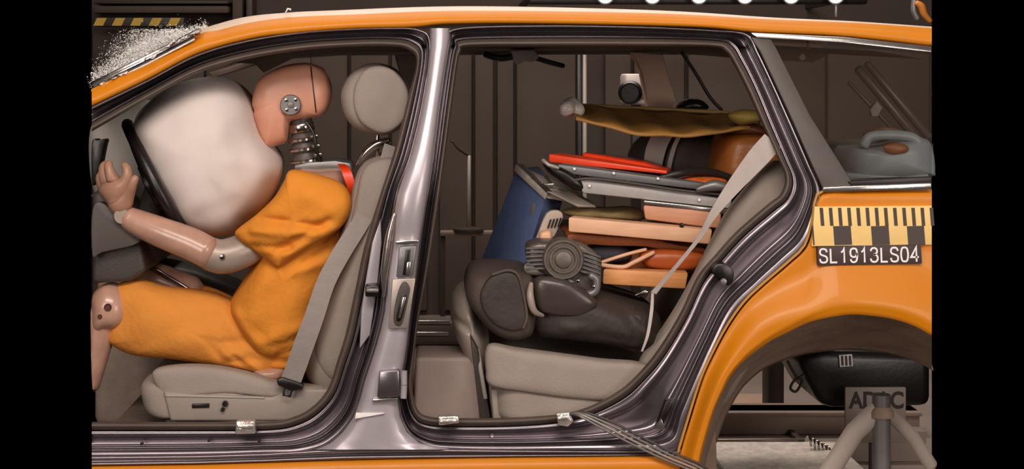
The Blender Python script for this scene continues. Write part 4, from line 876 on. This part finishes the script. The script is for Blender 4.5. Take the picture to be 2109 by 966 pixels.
lb = thing('leather_bag', W(1530, 370, .6), 'brown leather bag standing behind the pale seat belt', 'bag')
puff('body', [(1480, 280), (1510, 268), (1560, 268), (1592, 280), (1600, 330), (1580, 380), (1500, 384), (1466, 370), (1468, 320)], .66, .15, LEATHER, lb, e=3.4)
puff('flap', [(1500, 258), (1525, 248), (1562, 256), (1580, 276), (1530, 276), (1496, 274)], .6, .1, mat('dark_brown_leather', (92, 50, 28), .5), lb, e=2.5)
hsb = puff('dark_speaker', [(1394, 224), (1402, 210), (1424, 203), (1448, 208), (1458, 224), (1426, 230)], 1.25, .06, BLACK, None, e=2.5); tag(hsb, 'black domed object on the far window ledge above the parcel cover', 'speaker')

# boot load behind the tinted glass
ir = thing('plastic_appliance', W(1830, 372, .3), 'pale blue-grey plastic appliance with handle behind the rear side window', 'appliance')
puff('body', [(1728, 330), (1734, 304), (1760, 300), (1800, 298), (1850, 284), (1890, 282), (1906, 300), (1912, 350), (1900, 362), (1800, 366), (1748, 368), (1734, 350)], .4, .14, APPL, ir, e=3.4, rings=14)
slab('foot_plate', [(1742, 356), (1860, 364), (1914, 358), (1914, 368), (1750, 372)], .26, .5, APPL, ir, .006)
tube('handle', [W(1780, 300, .3), W(1792, 282, .3), W(1830, 278, .3), W(1880, 284, .3), W(1904, 310, .3)], .014, APPL, ir, per=5)
puff('handle_recess', [(1820, 300), (1850, 294), (1870, 302), (1866, 314), (1840, 318), (1824, 312)], .262, .012, LEATHER, ir, e=2.5)
oj = puff('orange_cloth', [(1780, 272), (1810, 262), (1850, 266), (1866, 278), (1840, 288), (1790, 286)], .45, .08, LEATHER, None); tag(oj, 'orange-brown cloth lying on the pale appliance in the boot', 'cloth')
ff_ = thing('folded_frame', W(1850, 372, .7), 'folded dark tube frame leaning diagonally in the boot', 'frame')
FT_ = mat('grey_frame_tube', (112, 100, 92), .4, .4)
for x0, y0, x1, y1, Y, r in ((1768, 142, 1892, 290, .6, .014), (1786, 132, 1912, 282, .68, .012), (1748, 170, 1840, 268, .55, .006)):
    tube('frame_tube', [W(x0, y0, Y), W(x1, y1, Y)], r, FT_, ff_)
slab('frame_bracket', [(1792, 226), (1806, 208), (1818, 222), (1808, 240), (1796, 240)], .53, .55, PALEGREY, ff_, .003)
tube('frame_foot', [W(1888, 286, .6), W(1914, 300, .66), W(1914, 360, .66)], .012, FT_, ff_)
tube('frame_foot', [W(1836, 264, .56), W(1880, 320, .58), W(1880, 366, .58)], .006, FT_, ff_)
ru = box('boot_rubble', wx(1700, .8), wx(1916, .8), .8, 1.3, W(0, 378, .8).z-.02, W(0, 300, .8).z, mat('dark_case', (56, 46, 40), .7, 0, .1, 20), None, .03); ru.name = 'dark_case'; tag(ru, 'dark case at the back of the boot behind the appliance', 'case')
lo = thing('boot_lamp', W(1662, 84, .4), 'small round boot lamp hanging under the roof at the rear side window', 'lamp')
tube('stem', [W(1664, 84, .4), W(1664, 100, .4)], .004, POLE, lo)
puff('lamp_shade', [(1642, 106), (1656, 100), (1678, 104), (1684, 114), (1664, 122), (1646, 120)], .4, .03, mat('smoky_lamp', (90, 78, 68), .3), lo)
lathe('lamp_glass', [(0, -.006), (.008, -.004), (.01, 0), (0, .002)], W(1652, 117, .37), (0, 1, 0), WHITEP, lo, 12)

# ------------------------------------------------------------------ origins of single-mesh things at their base
for o in list(scene.objects):
    if o.parent is None and o.type == 'MESH':
        vs = [v.co for v in o.data.vertices]
        c = Vector(((min(v.x for v in vs)+max(v.x for v in vs))/2, (min(v.y for v in vs)+max(v.y for v in vs))/2, min(v.z for v in vs)))
        o.data.transform(Matrix.Translation(-c)); o.location = c
        for chd in o.children: chd.matrix_parent_inverse = Matrix.Translation(-c)
